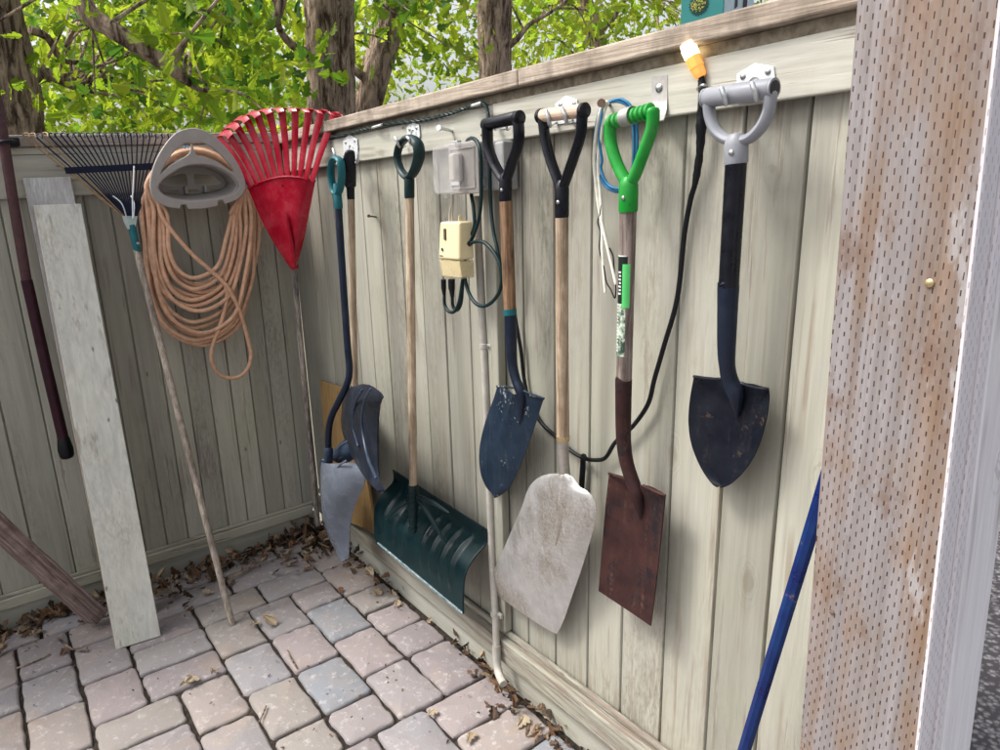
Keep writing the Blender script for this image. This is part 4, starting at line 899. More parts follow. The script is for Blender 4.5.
# leaning boards
def lean_board(name, label, tl, tr, bl_, br_, otop, thick, mats, zb=0.0):
    a, b = L(*tl, otop), L(*tr, otop+.004); c, d = G(*bl_, zb), G(*br_, zb)
    nv = nrm(np.cross(b-a, c-a)); nv = nv if nv[0] > 0 else -nv
    mb = MB(); K = 14; vs = []; fs = []; ms = []
    for i in range(K+1):
        s_ = i/K; p, q = c+(a-c)*s_, d+(b-d)*s_; vs += [p, q, q-nv*thick, p-nv*thick]
    for i in range(K):
        for k in range(4): fs.append((i*4+k, i*4+(k+1) % 4, (i+1)*4+(k+1) % 4, (i+1)*4+k)); ms.append(0 if k in (0,) else 1)
    fs += [(3,2,1,0), tuple(K*4+k for k in range(4))]; ms += [1, 1]
    mb.add(vs, fs); mb.m = ms
    o = mb.build(name, mats, bevel=.0025)
    return tag(o, label, 'board')
lean_board('leaning_board', 'pale painted board standing on the pavers and leaning on the left fence', (33,205), (81,203.5), (116,650), (161,636), .095, .036, [M_board, M_boarde])
lean_board('leaning_board', 'bare grey board behind the pale painted one, its top sticking out above', (22.5,178), (70.5,176.5), (112,625), (157,612), .045, .030, [M_boardg, M_boarde])
# weathered beam
a, b = W@G(97,617,.045), W@L(-60,474,.33); ln_ = float(np.linalg.norm(b-a)); dy = nrm(b-a); dxx = nrm(np.cross(dy, nrm(V(-.25,.2,1)))); dzz = np.cross(dxx, dy)
mb = MB(); K = 24; vs = []; fs = []; rj = random.Random(4)
for i in range(K+1):
    y_ = ln_*i/K
    for sx_, sz_ in ((-1,-1),(1,-1),(1,1),(-1,1)): vs.append((sx_*.036+rj.uniform(-.0016,.0016), y_, sz_*.031+rj.uniform(-.0016,.0016)))
for i in range(K):
    for k in range(4): fs.append((i*4+k, (i+1)*4+k, (i+1)*4+(k+1) % 4, i*4+(k+1) % 4)[::-1])
fs += [(0,1,2,3)[::-1], tuple(K*4+k for k in range(4))]
me = bpy.data.meshes.new('timber_beam'); me.from_pydata(vs, [], fs); me.materials.append(M_beam); at = me.attributes.new('tone', 'FLOAT', 'FACE'); at.data.foreach_set('value', np.full(len(fs), .5, dtype=np.float32)); me.validate()
o = bpy.data.objects.new('timber_beam', me); COL.objects.link(o); o.matrix_world = Matrix(((dxx[0],dy[0],dzz[0],a[0]),(dxx[1],dy[1],dzz[1],a[1]),(dxx[2],dy[2],dzz[2],a[2]),(0,0,0,1)))
bv = o.modifiers.new('bevel', 'BEVEL'); bv.width = .005; bv.segments = 2; bv.limit_method = 'ANGLE'
tag(o, 'dark weathered timber beam slanting down to the pavers beside the pale board', 'beam')
# blue leaf rake
t = thing('leaf_rake', 'blue black steel leaf rake with spread tines and long grey wooden handle', 'rake', G(232,625))
rb0 = G(232.5,625); rt0 = L(136,248,.155)
shaft(t, [rb0, rb0+(rt0-rb0)*.5, rt0], [.0115,.0122,.0118], M_rakeh)
shaft(t, [L(137.5,252,.158), L(132.5,229,.148), L(131.5,225,.147)], [.0135,.0135,.012], M_teal, 'sleeve')
m_ = MB(); p = L(137,243,.155); disc(m_, p+V(.013,0,0), V(1,0,0), .005, .003, 10); m_.build('rivet', M_screw, t, smooth=True)
F = []
for y_, x0_, x1_, o_ in ((216,122.5,137.5,.146),(222,124.5,136.5,.150),(229,128,135,.152)): F.append([L(x0_+(x1_-x0_)*k/4, y_, o_+.004) for k in range(5)])
mb = MB(); mb.grid(F, 3, 5, .012); mb.build('ferrule', plain('ferrule_paint', (.40,.47,.43), (.5,.55,.52), .5, .2, dust=((.05,.16,.15), .6)), t, smooth=True, autos=35)
NT = 24
for k in range(NT):
    s_ = k/(NT-1); xt = 25.5+s_*143 if k > 1 else 25.5+s_*143; xm = 66+s_*90; xb_ = 123.5+s_*13
    yt = 134.5-1.2*math.sin(s_*3.1)+rp.uniform(-.8,.8); ym = 170.5-4.5*s_
    a = L(xb_, 217, .146); b_ = L(xm, ym, .10); c = L(xt, yt+4, .075); d = L(xt-1, yt, .082); e = L(xt+3.2-2*s_, yt-.3, .105); f = L(xt+4.5-3*s_, yt+3.5, .118)
    m_ = MB(); m_.tube([a, (a+b_)/2+V(.002,0,0), b_, (b_+c)/2, c, d, e, f], .0026, 6, smooth=3); m_.build('tine', M_tiner if k in (0,1,3) else M_tine, t, smooth=True)
F = [[L(66+90*k/20-2, 167.5-4.5*k/20, .103) for k in range(21)], [L(66+90*k/20, 174-4.5*k/20, .103) for k in range(21)]]
mb = MB(); mb.grid(F, 2, 21, -.006); mb.build('spreader_bar', M_tine, t)
for x0_, x1_ in ((113,127),(131,133.5)):
    m_ = MB(); m_.tube([L(x0_,196,.13), L((x0_+x1_)/2+2,204,.155), L(x1_,219,.160)], .0024, 6, smooth=4); m_.build('spring_wire', M_galv, t, smooth=True)
m_ = MB(); m_.tube([L(134,166,.115), L(133,190,.14), L(132.5,200,.15), L(133,219,.16)], .003, 6, smooth=3); m_.build('spring_wire', M_galv, t, smooth=True)
# red leaf rake
t = thing('leaf_rake', 'red plastic fan leaf rake standing in the corner, tines over the fence top', 'rake', L(319,533,.09))
RKs = lambda x, y_: PL(x, y_, .055, .134, 1.75, -.585, .5)
shaft(t, [RKs(318.8,534), RKs(316,505), RKs(305,390), RKs(293.5,266)], [.0120,.0120,.0118,.0118], M_rakehd)
def RK(x, y_, e): return PL(x, y_, .055+(e-.09), .134, 1.75, -.585, .5)
ax0 = [(290.5,267),(276,245),(262,219.5),(248.5,188)]; ax1 = [(296,266.5),(303,240),(309,213),(315.5,181)]
def rfan(s, t): return 0
NR = 11
F = []
for i in range(13):
    f = i/12; lp = resample(ax0, 13)[i]; rp_ = resample(ax1, 13)[i]; row = []
    for j in range(15):
        s_ = j/14; x, y_ = lp*(1-s_)+rp_*s_; y_ -= 7.5*math.sin(math.pi*s_)*f**3
        row.append(RK(x, y_, .125-.020*f+.022*(1-(2*s_-1)**2)*(1-f*.7)-.018*max(0, s_-.82)/.18))
    F.append(row)
mb = MB(); mb.grid(F, 13, 15, .004); hd = mb.build('fan', M_red, t, smooth=True, autos=50)
m_ = MB(); m_.tube([p+V(.003,-.003,0) for p in F[12]], .0045, 8, smooth=2, rnd=True); m_.build('rib', M_red, hd, smooth=True)
m_ = MB(); m_.tube([RK(294.5,262,.150), RK(290,235,.146), RK(286,212,.138)], [.010,.008,.003], 10, smooth=4); m_.build('keel', M_red, hd, smooth=True)
m_ = MB(); disc(m_, RK(282.5,185.5,.118), V(.5,-.86,0), .004, .002, 10); m_.build('screw', M_blkr, hd)
m_ = MB(); m_.tube([RK(294.5,268,.10), RK(292.5,255,.11)], [.0165,.0165], 14); m_.build('socket', M_red, hd, smooth=True)
# moulded shield on the fan face
tops = [(220,133),(226.5,125.5),(236,118),(247,113),(258.5,110),(270.5,108.5),(283,108),(296,108.5),(309,109.5),(321,111),(333.5,114)]
for k in range(NR):
    s_ = (k+.5)/NR; x0_ = 249.5+(315-249.5)*s_; y0_ = 187.5-6.5*s_-7.5*math.sin(math.pi*s_); xt, yt = tops[k]
    wd0 = .0065 if k < NR-1 else .006; P = [RK(x0_, y0_+1, .112), RK(x0_+(xt-x0_)*.5, y0_+(yt-y0_)*.5, .095), RK(xt-.5, yt+5, .085), RK(xt, yt+1.5, .086), RK(xt+2, yt, .092), RK(xt+8, yt+.2, .118), RK(xt+10.5, yt+3.5, .128)]
    P = resample(P, 22); rows = []
    for i, p in enumerate(P):
        tg = nrm(P[min(i+1,21)]-P[max(i-1,0)]); wv = nrm(np.cross(tg, V(.5,-.85,.25))) if i < 14 else wv
        hw = .0108+.0048*min(i/14, 1)
        rows.append([p-wv*hw, p-wv*hw*.3+V(.0012,-.0018,0), p+wv*hw*.3+V(.0012,-.0018,0), p+wv*hw])
    mb = MB(); mb.grid(rows, 22, 4, .0028); mb.build('tine', M_red, hd, smooth=True, autos=60)
# hose hanger + hose
Zm = lambda x, y: (130+x/6.815, 120+y/6.815)
OF = .20
outer = [(420,58),(330,82),(275,128),(222,200),(178,280),(150,360),(139,430),(148,505),(188,558),(255,588),(334,598),(341,572),(384,570),(400,601),(500,599),(588,581),(592,547),(630,537),(648,566),(705,548),(752,518),(783,465),(775,405),(742,325),(692,243),(622,162),(560,108),(495,72)]
low = [(192,462),(196,440),(225,405),(290,355),(360,318),(430,303),(520,303),(600,325),(680,370),(730,425),(736,460),(705,500),(640,525),(560,540),(480,550),(390,553),(300,540),(225,510)]
lsl = [(206,374),(225,325),(250,280),(285,230),(330,185),(380,163),(402,165),(405,195),(395,235),(360,262),(300,295),(250,335)]
rsl = [(440,165),(470,162),(520,172),(580,210),(635,265),(675,312),(690,342),(650,322),(590,280),(530,255),(470,243),(452,210)]
def sm(r, n): return np.array([*resample(np.array(r+[r[0]], float), n+1, True)[:-1]])
def on(pts, o): return [L(*Zm(x, y), o) for x, y in pts]
t = thing('hose_hanger', 'taupe plastic wall hose hanger carrying the peach hose on the left fence', 'hose hanger', L(195,208,.0))
FR = (V(0,-1,0), V(0,0,1), V(-1,0,0)); FR = (V(0,1,0), V(0,0,1), V(1,0,0))
def chaik(r):
    r = [np.array(p, float) for p in r]; o_ = []
    for i in range(len(r)): a, b = r[i], r[(i+1) % len(r)]; o_ += [a*.75+b*.25, a*.25+b*.75]
    return o_
def grow(r, k): c_ = np.mean(r, 0); return [c_+(p-c_)*k for p in np.array(r)]
def rnd2(r, keep):
    o_ = []; n_ = len(r); r = [np.array(p, float) for p in r]
    for i in range(n_):
        if i in keep: o_.append(r[i])
        else: o_ += [r[i]*.75+r[i-1]*.25, r[i]*.75+r[(i+1) % n_]*.25]
    return o_
plate('front_rim', on(rnd2(outer, {10,11,12,13,15,16,17,18}), OF), [on(grow(sm(low, 40), 1.04), OF), on(grow(sm(lsl, 26), 1.17), OF), on(grow(sm(rsl, 26), 1.17), OF)], .016, M_taupe, t, bevel=.0035, fr=FR)
LO = sm(low, 40); c0 = np.array([462, 430.])
back = [c0+(p-c0)*np.array([.92,.90])+np.array([10,-6]) for p in LO]
vs = []; fs = []; K = 40
A_ = [L(*Zm(*p), OF-.004) for p in LO]; zm_ = max(q[2] for q in A_); ym_ = np.mean([q[1] for q in A_]); Bk = [V(.085, ym_+(q[1]-ym_)*.93, zm_-(zm_-q[2])*.80) for q in A_]
for row in range(7):
    f = row/6
    for i in range(K): vs.append(A_[i]*(1-f)+Bk[i]*f)
for row in range(6):
    for i in range(K): fs.append((row*K+i, row*K+(i+1) % K, (row+1)*K+(i+1) % K, (row+1)*K+i))
mb = MB(); mb.add(vs, fs); sh = mb.build('bowl', M_taupe, t, smooth=True); so = sh.modifiers.new('wall', 'SOLIDIFY'); so.thickness = .004; so.offset = 0
cB = np.mean(Bk, 0); yv = [p[1] for p in Bk]; zv = [p[2] for p in Bk]; y0_, y1_, z0_, z1_ = min(yv), max(yv), min(zv), max(zv)
def rel(pts): return [V(.085, y0_+(y1_-y0_)*u, z0_+(z1_-z0_)*v) for u, v in pts]
h1 = rel([(1-u, v) for u, v in sm([(.08,.40),(.18,.62),(.40,.72),(.45,.68),(.45,.34),(.40,.28),(.12,.28)], 24)])
h2 = rel([(1-u, v) for u, v in sm([(.55,.34),(.55,.70),(.62,.74),(.82,.62),(.92,.46),(.86,.36),(.65,.28)], 24)])
h3 = rel([(1-u, v) for u, v in [(.14,.05),(.30,.05),(.26,.19),(.16,.19)]]); h4 = rel([(1-u, v) for u, v in [(.40,.04),(.58,.04),(.55,.18),(.43,.18)]]); h5 = rel([(1-u, v) for u, v in [(.66,.05),(.84,.05),(.82,.19),(.70,.19)]])
plate('back_plate', Bk, [h1, h2, h3, h4, h5], .005, M_taupe, t, bevel=.001, fr=FR)
mb = MB(); p0, p1 = L(*Zm(300,400),.19), L(*Zm(640,400),.19)
for s_ in (.3, .7): q = p0*(1-s_)+p1*s_; mb.box((.088,q[1]-.004,z0_+.004), (.125,q[1]+.004,z0_+.03))
mb.box((.0035, y0_+.03, z1_-.02), (.083, y1_-.03, z1_+.02)); mb.build('mount', M_taupe, t, bevel=.002)
t = thing('garden_hose', 'dusty peach coloured hose coiled in many loops over the taupe hanger', 'hose', L(200,378,.10))
rh = random.Random(5)
def loop(xl, xr, yb, o, skew=0, rt=None, mat=M_hose, xlb=None):
    xm = (xl+xr)/2+skew; h = yb-170
    w_ = rh.uniform(-1.5,2.5); P = [(147-w_*.3,190),(154-w_,174),(168,160-w_),(186,152.5-w_),(204,152.5-w_),(222,161-w_),(236+w_,174),(xr*.3+171+w_*.3,192),(xr+rh.uniform(-1,2),212),(xr+rh.uniform(0,3),170+h*.42),(xr-1-rh.uniform(0,5),170+h*.64),(xm+(xr-xm)*.66,170+h*.89),(xm,yb),(xm-(xm-xl)*.58,170+h*.92),(xl+(xm-xl)*.14,170+h*.74),(xl+rh.uniform(-1,4),170+h*.52),(xl+rh.uniform(-4,2),210)]
    oo = [.10,.10,.10,.10,.10,.10,.10,.10,.10,.10,.10,.10,.10,.10,.10,.10,.10]
    return [L(x, y_, q+o*(1 if 8 <= i_ <= 14 else .9)+rh.uniform(-.006,.006)) for i_, ((x, y_), q) in enumerate(zip(P, oo))]
LP = [(143,256,345,.005,4),(146,253,343,.02,-2),(149,249,336,.0,3),(152,244,322,.03,-3),(147,240,306,.045,0),(154,238,302,.015,3),(157,236,300,.05,-4),(150,246,296,.03,2),(161,232,289,.055,0),(156,234,284,.02,3),(165,229,278,.06,-2),(160,238,292,.04,5),(144,251,340,.035,0),(148,248,328,.01,-3),(153,244,311,.05,2),(158,240,300,.03,-2),(163,235,286,.02,1),(151,250,333,.055,3)]
for a in LP:
    m_ = MB(); m_.tube(loop(a[0], a[1], a[2], a[3], a[4]), .0082, 10, smooth=5, closed=True); m_.build('coil', M_hose, t, smooth=True)
m_ = MB(); m_.tube([L(*p) for p in ((157,196,.15),(161,214,.16),(172,231,.165),(190,252,.168),(210,270,.168),(226,285,.165),(233,297,.16),(240,312,.15),(247,336,.14),(251,356,.135),(246,371,.13),(234,378,.13),(219,374,.13),(211.5,360,.132),(213,344,.138),(219,328,.145),(225,308,.15),(227,292,.155),(224,280,.15),(228,262,.14),(237,230,.13),(241,206,.12))], .0080, 10, smooth=5, rnd=True); m_.build('coil', M_hose, t, smooth=True)
m_ = MB(); m_.tube([L(*p) for p in ((243,206,.10),(252,225,.10),(258,232,.09),(262,222,.08),(259,200,.07),(250,180,.07))], .0075, 10, smooth=5, rnd=True); m_.build('coil', M_hose, t, smooth=True)
m_ = MB(); 
m_.tube([L(*p) for p in ((184,146,.13),(186,150,.142),(187,155,.14),(186.5,160,.12))], .0028, 8, smooth=4); m_.tube([L(*p) for p in ((187,145.5,.13),(188.5,150,.142),(188,156,.14))], .0026, 8, smooth=4); m_.build('blue_tie', M_wireb, t, smooth=True)

# small purple thing behind the red rake
t = thing('nylon_strap', 'small violet strap end hanging between the hose hanger and the red rake', 'strap', L(246,184,.05))
m_ = MB(); m_.tube([L(241,166,.05), L(244,176,.055), L(248,186,.06), L(246,190,.06)], .006, 8, smooth=4, rnd=True); m_.build('webbing', plain('violet_webbing', (.05,.035,.22), rough=.6), t, smooth=True)

# ------------------------------------------------------------------ things beyond the fence
# printed teal carton on a shelf post behind the right fence
cB0, cB1 = Ray(681,6,2.35), Ray(724,0,2.30)
zt = cB0[2]+.42; zb_ = 1.62
ux = nrm(V(cB1[0]-cB0[0], cB1[1]-cB0[1], 0)); wv = np.linalg.norm((cB1-cB0)[:2]); nv = V(ux[1], -ux[0], 0)
if nv@(CAM-cB0) < 0: nv = -nv
t = thing('printed_carton', 'teal carton with a round yellow and dark green emblem, just beyond the right fence', 'carton', (cB0[0], cB0[1], zb_))
p0 = V(cB0[0], cB0[1], zb_); dp = .16; sk_ = nrm(-nv+ux*.15)
q = [p0, p0+ux*wv, p0+ux*wv+sk_*dp, p0+sk_*dp]
mb = MB(); mb.hexa(q, [p+V(0,0,zt-zb_) for p in q]); bx = mb.build('box', M_tealp, t, bevel=.002)
M_pale = plain('pale_print', (.55,.68,.70), (.5,.62,.66), .5); M_dkg = plain('dark_green_print', (.006,.05,.035), rough=.5)
sx = [q[1]+V(0,0,0), q[2]]; sn = nrm(np.cross(q[2]-q[1], V(0,0,1)));
if sn@(CAM-q[1]) < 0: sn = -sn
mb = MB(); e = [q[1]+sn*.0015, q[1]+(q[2]-q[1])*.98+sn*.0015]; mb.add([e[0], e[1], e[1]+V(0,0,zt-zb_), e[0]+V(0,0,zt-zb_)], [(0,1,2,3)]); sd_ = mb.build('side_panel', M_pale, t)
mb = MB()
for k in range(14):
    for (u0, u1) in ((.28,.42),(.55,.74)):
        zz = zb_+.06+k*.05; a_ = q[1]+(q[2]-q[1])*(u0+.05*(k % 3 == 0))+sn*.003; b_ = q[1]+(q[2]-q[1])*u1+sn*.003
        mb.add([a_+V(0,0,zz-zb_), b_+V(0,0,zz-zb_+.008), b_+V(0,0,zz-zb_+.034), a_+V(0,0,zz-zb_+.028)], [(0,1,2,3)])
mb.build('side_lettering', M_blk, sd_)
ec = p0+ux*wv*.42; ecz = None
r_ = rayv(699,4); tt = ((p0-CAM)@nv)/(r_@nv); ec = CAM+tt*r_+nv*.002; er = wv*.21
pts = []
for k in range(44): a = 2*math.pi*k/44; rr = er*(1.16 if k % 2 else .93); pts.append(ec+ux*rr*math.cos(a)+V(0,0,rr*math.sin(a)))
mb = MB(); mb.add(pts, [tuple(range(44))]); em = mb.build('emblem', M_dkg, t)
M_yel = plain('yellow_print', (.50,.42,.06), (.16,.28,.06), .5, sc=160); M_org = plain('orange_print', (.6,.22,.03), rough=.5)
mb = MB(); r9 = random.Random(9)
for k in range(150):
    a = r9.uniform(0, 6.28); rr = er*.80*math.sqrt(r9.random()); c = ec+nv*(.0015+.00004*k)+ux*rr*math.cos(a)+V(0,0,rr*math.sin(a)); s_ = er*r9.uniform(.03,.075)
    mb.add([c+ux*s_*math.cos(b)+V(0,0,s_*math.sin(b)) for b in (0,1.1,2.3,3.3,4.2,5.3)], [(0,1,2,3,4,5)], .5, 1 if k % 7 == 0 else 0)
mb.build('flower_print', [M_yel, M_org], em)
tb = thing('storage_shelf', 'plain timber shelf stand holding the teal carton behind the right fence', 'shelf', (cB0[0]+.1, cB0[1]+.1, 0))
mid_ = (q[0]+q[2])/2
mb = MB(); mb.hexa([p+(p-mid_)*.12-V(0,0,.032) for p in q], [p+(p-mid_)*.12-V(0,0,.002) for p in q]); mb.build('shelf_top', M_boarde, tb, bevel=.002)
for p in q:
    mb = MB(); mb.box(p+V(-.016,-.016,-zb_-.03), p+V(.016,.016,-.033)); mb.build('leg', M_boarde, tb)

# ------------------------------------------------------------------ leaves
HALF = [(0,0),(.10,.05),(.22,.17),(.30,.15),(.36,.10),(.46,.26),(.56,.30),(.60,.17),(.70,.36),(.82,.36),(.84,.24),(.95,.20),(1,0)]
HALF_S = [(0,0),(.25,.20),(.36,.12),(.55,.32),(.62,.18),(.80,.36),(1,.0)]
def leaf_arrays(centers, sizes, tones, half, hang=.5, curl=.25, r=None, dirs=None, flatness=None):
    r = r or rng; n = len(centers); K = len(half); base = np.array([(x, y_, 0) for x, y_ in half]+[(x, -y_, 0) for x, y_ in half[1:-1]], float)
    base[:, 0] -= .0; nb = len(base); left = list(range(K)); right = [0]+list(range(K, nb))+[K-1]
    d = r.normal(size=(n,3)); d[:,2] -= hang
    if dirs is not None: d = dirs
    d /= np.linalg.norm(d, axis=1)[:,None]
    nn = r.normal(size=(n,3));
    if flatness: nn[:, 2] = np.abs(nn[:, 2])+flatness
    u = np.cross(nn, d); u /= np.maximum(np.linalg.norm(u, axis=1)[:,None], 1e-6); nn = np.cross(d, u)
    cv = r.normal(size=n)*curl; fold = r.uniform(.1,.5,n)*(1 if curl < .6 else r.choice([-1,1],n))
    X = base[None,:,0]; Y = base[None,:,1]; Z = cv[:,None]*(X**2)+fold[:,None]*np.abs(Y)+ (r.normal(size=(n,nb))*.03*min(curl*3, 2))
    P = centers[:,None,:]+sizes[:,None,None]*(X[...,None]*d[:,None,:]+Y[...,None]*u[:,None,:]+Z[...,None]*nn[:,None,:])
    V_ = P.reshape(-1,3); F = []
    for i in range(n):
        o_ = i*nb; F.append([o_+k for k in left]); F.append([o_+k for k in right[::-1]])
    return V_, F, np.repeat(tones, 2)
def leaf_mesh(name, sets, mat, parent=None, kind=None, world_origin=None):
    Vs = []; Fs = []; Ts = []; k = 0
    for v, f, t_ in sets:
        Vs.append(v); Fs += [[i+k for i in q] for q in f]; Ts.append(t_); k += len(v)
    mb = MB(); mb.v = np.concatenate(Vs); mb.f = Fs; mb.t = np.concatenate(Ts); mb.m = np.zeros(len(Fs), int)
    return mb.build(name, mat, parent, kind=kind)
# litter drifts along both fences
cs = []
for _ in range(850):                                # left fence foot
    y_ = -rng.uniform(.0, 2.0); cs.append((.035+abs(rng.normal())*.075*(1+.5*math.sin(y_*7)), y_, .003+abs(rng.normal())*.007))
for _ in range(330):                                 # right fence foot
    x = rng.uniform(.0, 2.6); dens = .5+.5*math.sin(x*4.2+.6)
    if rng.random() < dens: cs.append((x, -.012-abs(rng.normal())*.040*(.5+dens), .004+abs(rng.normal())*.012))
for _ in range(170):                                 # the corner
    cs.append((abs(rng.normal())*.16+.03, -abs(rng.normal())*.16-.02, .006+abs(rng.normal())*.016))
cs = np.array(cs); n_ = len(cs); dd = rng.normal(size=(n_,3)); dd[:,2] *= .3
s1 = leaf_arrays(cs, rng.uniform(.016,.050,n_), np.clip(rng.beta(.9,1.5,n_),0,1), HALF_S, curl=.7, dirs=dd, flatness=1.0)
n2_ = 2600; c2 = np.stack([rng.uniform(.05,2.4,n2_), -rng.uniform(.02,1.9,n2_), np.full(n2_,.0035)], 1); dd = rng.normal(size=(n2_,3)); dd[:,2] *= .1
keep = rng.random(n2_) < np.where(c2[:,0] < .28, 1, np.where(c2[:,1] > -.12, .6, .16)); c2 = c2[keep]; dd = dd[keep]
s2 = leaf_arrays(c2, rng.uniform(.003,.012,len(c2)), rng.beta(.9,2.6,len(c2)), HALF_S, curl=.4, dirs=dd, flatness=2)
leaf_mesh('leaf_litter', [s1, s2], M_dry, kind='stuff')
# single fallen leaves one can point to
spots = [(180,690,.055,.97),(215,592,.04,.95),(426,717,.033,.95),(517,729,.042,.97),(262,622,.05,.85),(250,628,.035,.9),(233,560,.035,.6),(285,563,.03,.7),(420,575,.035,.75),(365,572,.04,.9),(312,548,.04,.85),(340,594,.03,.45),(398,600,.035,.9),(8,590,.05,.95),(24,593,.045,.85),(30,640,.05,.8),(88,620,.03,.45),(467,745,.04,.8),(545,705,.035,.7),(212,678,.03,.9),(298,522,.05,.9),(330,538,.045,.85),(372,590,.045,.8),(60,656,.03,.35),(404,594,.04,.95)]
rl = np.random.default_rng(21)
protos = []
for k in range(5):
    v, f, t_ = leaf_arrays(np.zeros((1,3)), np.array([1.0]), np.array([.5]), HALF, curl=.45, r=rl, dirs=np.array([[1.,0,.12]]), flatness=4)
    protos.append((v, f))
for k, (px, py, sz, tn) in enumerate(spots):
    p = G(px, py, .006); v, f = protos[k % 5]; a = rl.uniform(0, 6.28); ca, sa = math.cos(a), math.sin(a)
    vv = np.stack([v[:,0]*ca-v[:,1]*sa, v[:,0]*sa+v[:,1]*ca, v[:,2]-v[:,2].min()], 1)*sz*1.25+p
    mb = MB(); mb.v = vv; mb.f = f; mb.t = [tn]*len(f); mb.m = [0]*len(f)
    o = mb.build('fallen_leaf', M_dry); tag(o, 'single dry curled oak leaf lying on the pavers', 'leaf', 'dry leaves scattered on the pavers')
def twig(pts, r, label):
    m_ = MB(); m_.tube([G(x, y_, h) for x, y_, h in pts], r, 7, smooth=3, rnd=True); tag(m_.build('twig', M_bark, smooth=True), label, 'twig')
twig([(221,581,.012),(240,573,.016),(252,566,.014),(266,557,.02)], .006, 'dark twig among the leaves beyond the foot of the blue rake handle')
twig([(58,638,.008),(72,649,.009),(86,651,.010),(87,648,.013)], .0035, 'short dark twig lying on the pavers left of the pale board')
twig([(17,668,.006),(36,661,.006),(50,654,.008)], .003, 'pale thin twig on the pavers near the left edge')
twig([(287,650,.006),(291,658,.008),(297,668,.007)], .003, 'bent thin twig lying in the paver joint mid floor')
twig([(259,722,.006),(263,714,.010),(266,706,.008)], .0025, 'tiny twig on the pavers near the bottom edge')

# ------------------------------------------------------------------ trees
def bark_prof(seed, amp):
    def f(i, k, n, s):
        a = 2*math.pi*k/s
        p = Vector((math.cos(a)*3.2+seed*7, math.sin(a)*3.2, i*.16)); v_ = mnoise.noise(p)+.6*mnoise.noise(p*2.3)
        return 1+amp*(-abs(v_)*1.6+.35)
    return f
def trunk(par, px_pts, d, rad, seed, name='trunk', seg=56, step=.035, amp=.11, ext=True):
    P = [Ray(x, y_, d+dd) for x, y_, dd in px_pts]; r = list(rad)
    if ext:                                          # down to the ground
        a, b = P[0], P[1]; dn = (a-b)/np.linalg.norm(a-b); h = a[2]/max(-dn[2], .2)
        P = [a+dn*(h+.1)]+P; r = [r[0]*1.25]+r
    P, r = np.array(P), np.array(r, float); P, r = spline(P, r, 8)
    dl = np.concatenate([[0], np.cumsum(np.linalg.norm(np.diff(P, axis=0), axis=1))]); m_n = int(min(max(dl[-1]/step, 6), 160)); q = np.linspace(0, dl[-1], m_n)
    P = np.stack([np.interp(q, dl, P[:, i]) for i in range(3)], 1); r = np.interp(q, dl, r)
    mb = MB(); mb.tube(P, r, seg, prof=bark_prof(seed, amp)); mb.build(name, M_bark, par, smooth=True, autos=80); return P
def cloud(px0, px1, py0, py1, d0, d1, ncl, nl, crad, size, tone, half, hang=.6, seed=1, skip=None, avoid=None):
    """leaf clumps spread through a volume in front of (px,py) between two distances"""
    r = np.random.default_rng(seed); C = []; ctr = []
    while len(ctr) < ncl:
        x, y_ = r.uniform(px0, px1), r.uniform(py0, py1)
        if skip and any(((x-sx_)/sr)**2+((y_-sy)/sr2)**2 < 1 for sx_, sy, sr, sr2 in skip): continue
        c = Ray(x, y_, r.uniform(d0, d1))
        if c[2] < .9 or (c[0] > .1 and c[1] < .25) : continue
        ctr.append(c)
    ctr = np.array(ctr); off = r.normal(size=(ncl, nl, 3))*crad*np.array([1,1,.6]); C = (ctr[:,None,:]+off).reshape(-1,3)
    tn = np.clip(r.normal(tone[0], tone[1], len(C))+np.repeat(r.normal(0, tone[1]*.8, ncl), nl), 0, 1)
    ok = (C[:,0] < -.12) | (C[:,1] > .2); C = C[ok]; tn = tn[ok]
    return leaf_arrays(C, r.uniform(size*.6, size*1.25, len(C)), tn, half, hang, .3, r), ctr
def twigs(par, ctrs, starts, r0, seed, name='twig', every=1):
    rr = random.Random(seed); mb = MB()
    for c in ctrs[::every]:
        s_ = min(starts, key=lambda q: np.linalg.norm(np.array(q)-c)+rr.uniform(0, .4)); m1 = (s_+c)/2+V(rr.uniform(-.12,.12), rr.uniform(-.12,.12), rr.uniform(-.02,.2))
        mb.tube([s_, m1, c+V(rr.uniform(-.1,.1), rr.uniform(-.1,.1), -.05)], [r0, r0*.7, r0*.3], 6, smooth=4)
    o = mb.build(name, M_bark, par, smooth=True); return o
TR = [(331,30,50,210),(388,40,32,100),(5,50,56,180),(494,20,34,140)]
SK = [(72,48,22,20),(142,80,13,10),(97,34,10,8)]
def tree(label, base_px, d, **k): return thing('oak_tree', label, 'tree', V(*(Ray(*base_px, d)*V(1,1,0))))
# A: far left, with the big limb
t = tree('oak tree at the far left edge with a thick trunk and a bare side branch', (14,100), 6.2)
P = trunk(t, [(5,130,0),(-3,60,0),(-18,0,0),(-34,-90,0),(-48,-220,.1)], 6.2, [.235,.215,.205,.20,.17], 1)
trunk(t, [(29,128,.15),(31,100,.1),(27,75,.05),(16,40,0)], 6.2, [.075,.075,.065,.04], 2, 'side_stem', 30)
b1 = trunk(t, [(22,84,0),(40,75,0),(56,77,.05),(70,84,.1),(84,91,.15)], 6.2, [.07,.05,.042,.034,.02], 3, 'branch', 20, ext=False)
b2 = trunk(t, [(66,-30,-1.3),(88,12,-1.4),(108,27,-1.45),(132,42,-1.5),(156,58,-1.5),(178,74,-1.45),(200,90,-1.4)], 6.2, [.062,.050,.047,.044,.040,.032,.014], 4, 'limb', 34, ext=False)
b0 = trunk(t, [(-14,-80,0),(20,-110,-.4),(50,-70,-1.0),(66,-30,-1.3)], 6.2, [.15,.11,.095,.085], 5, 'limb', 34, ext=False)
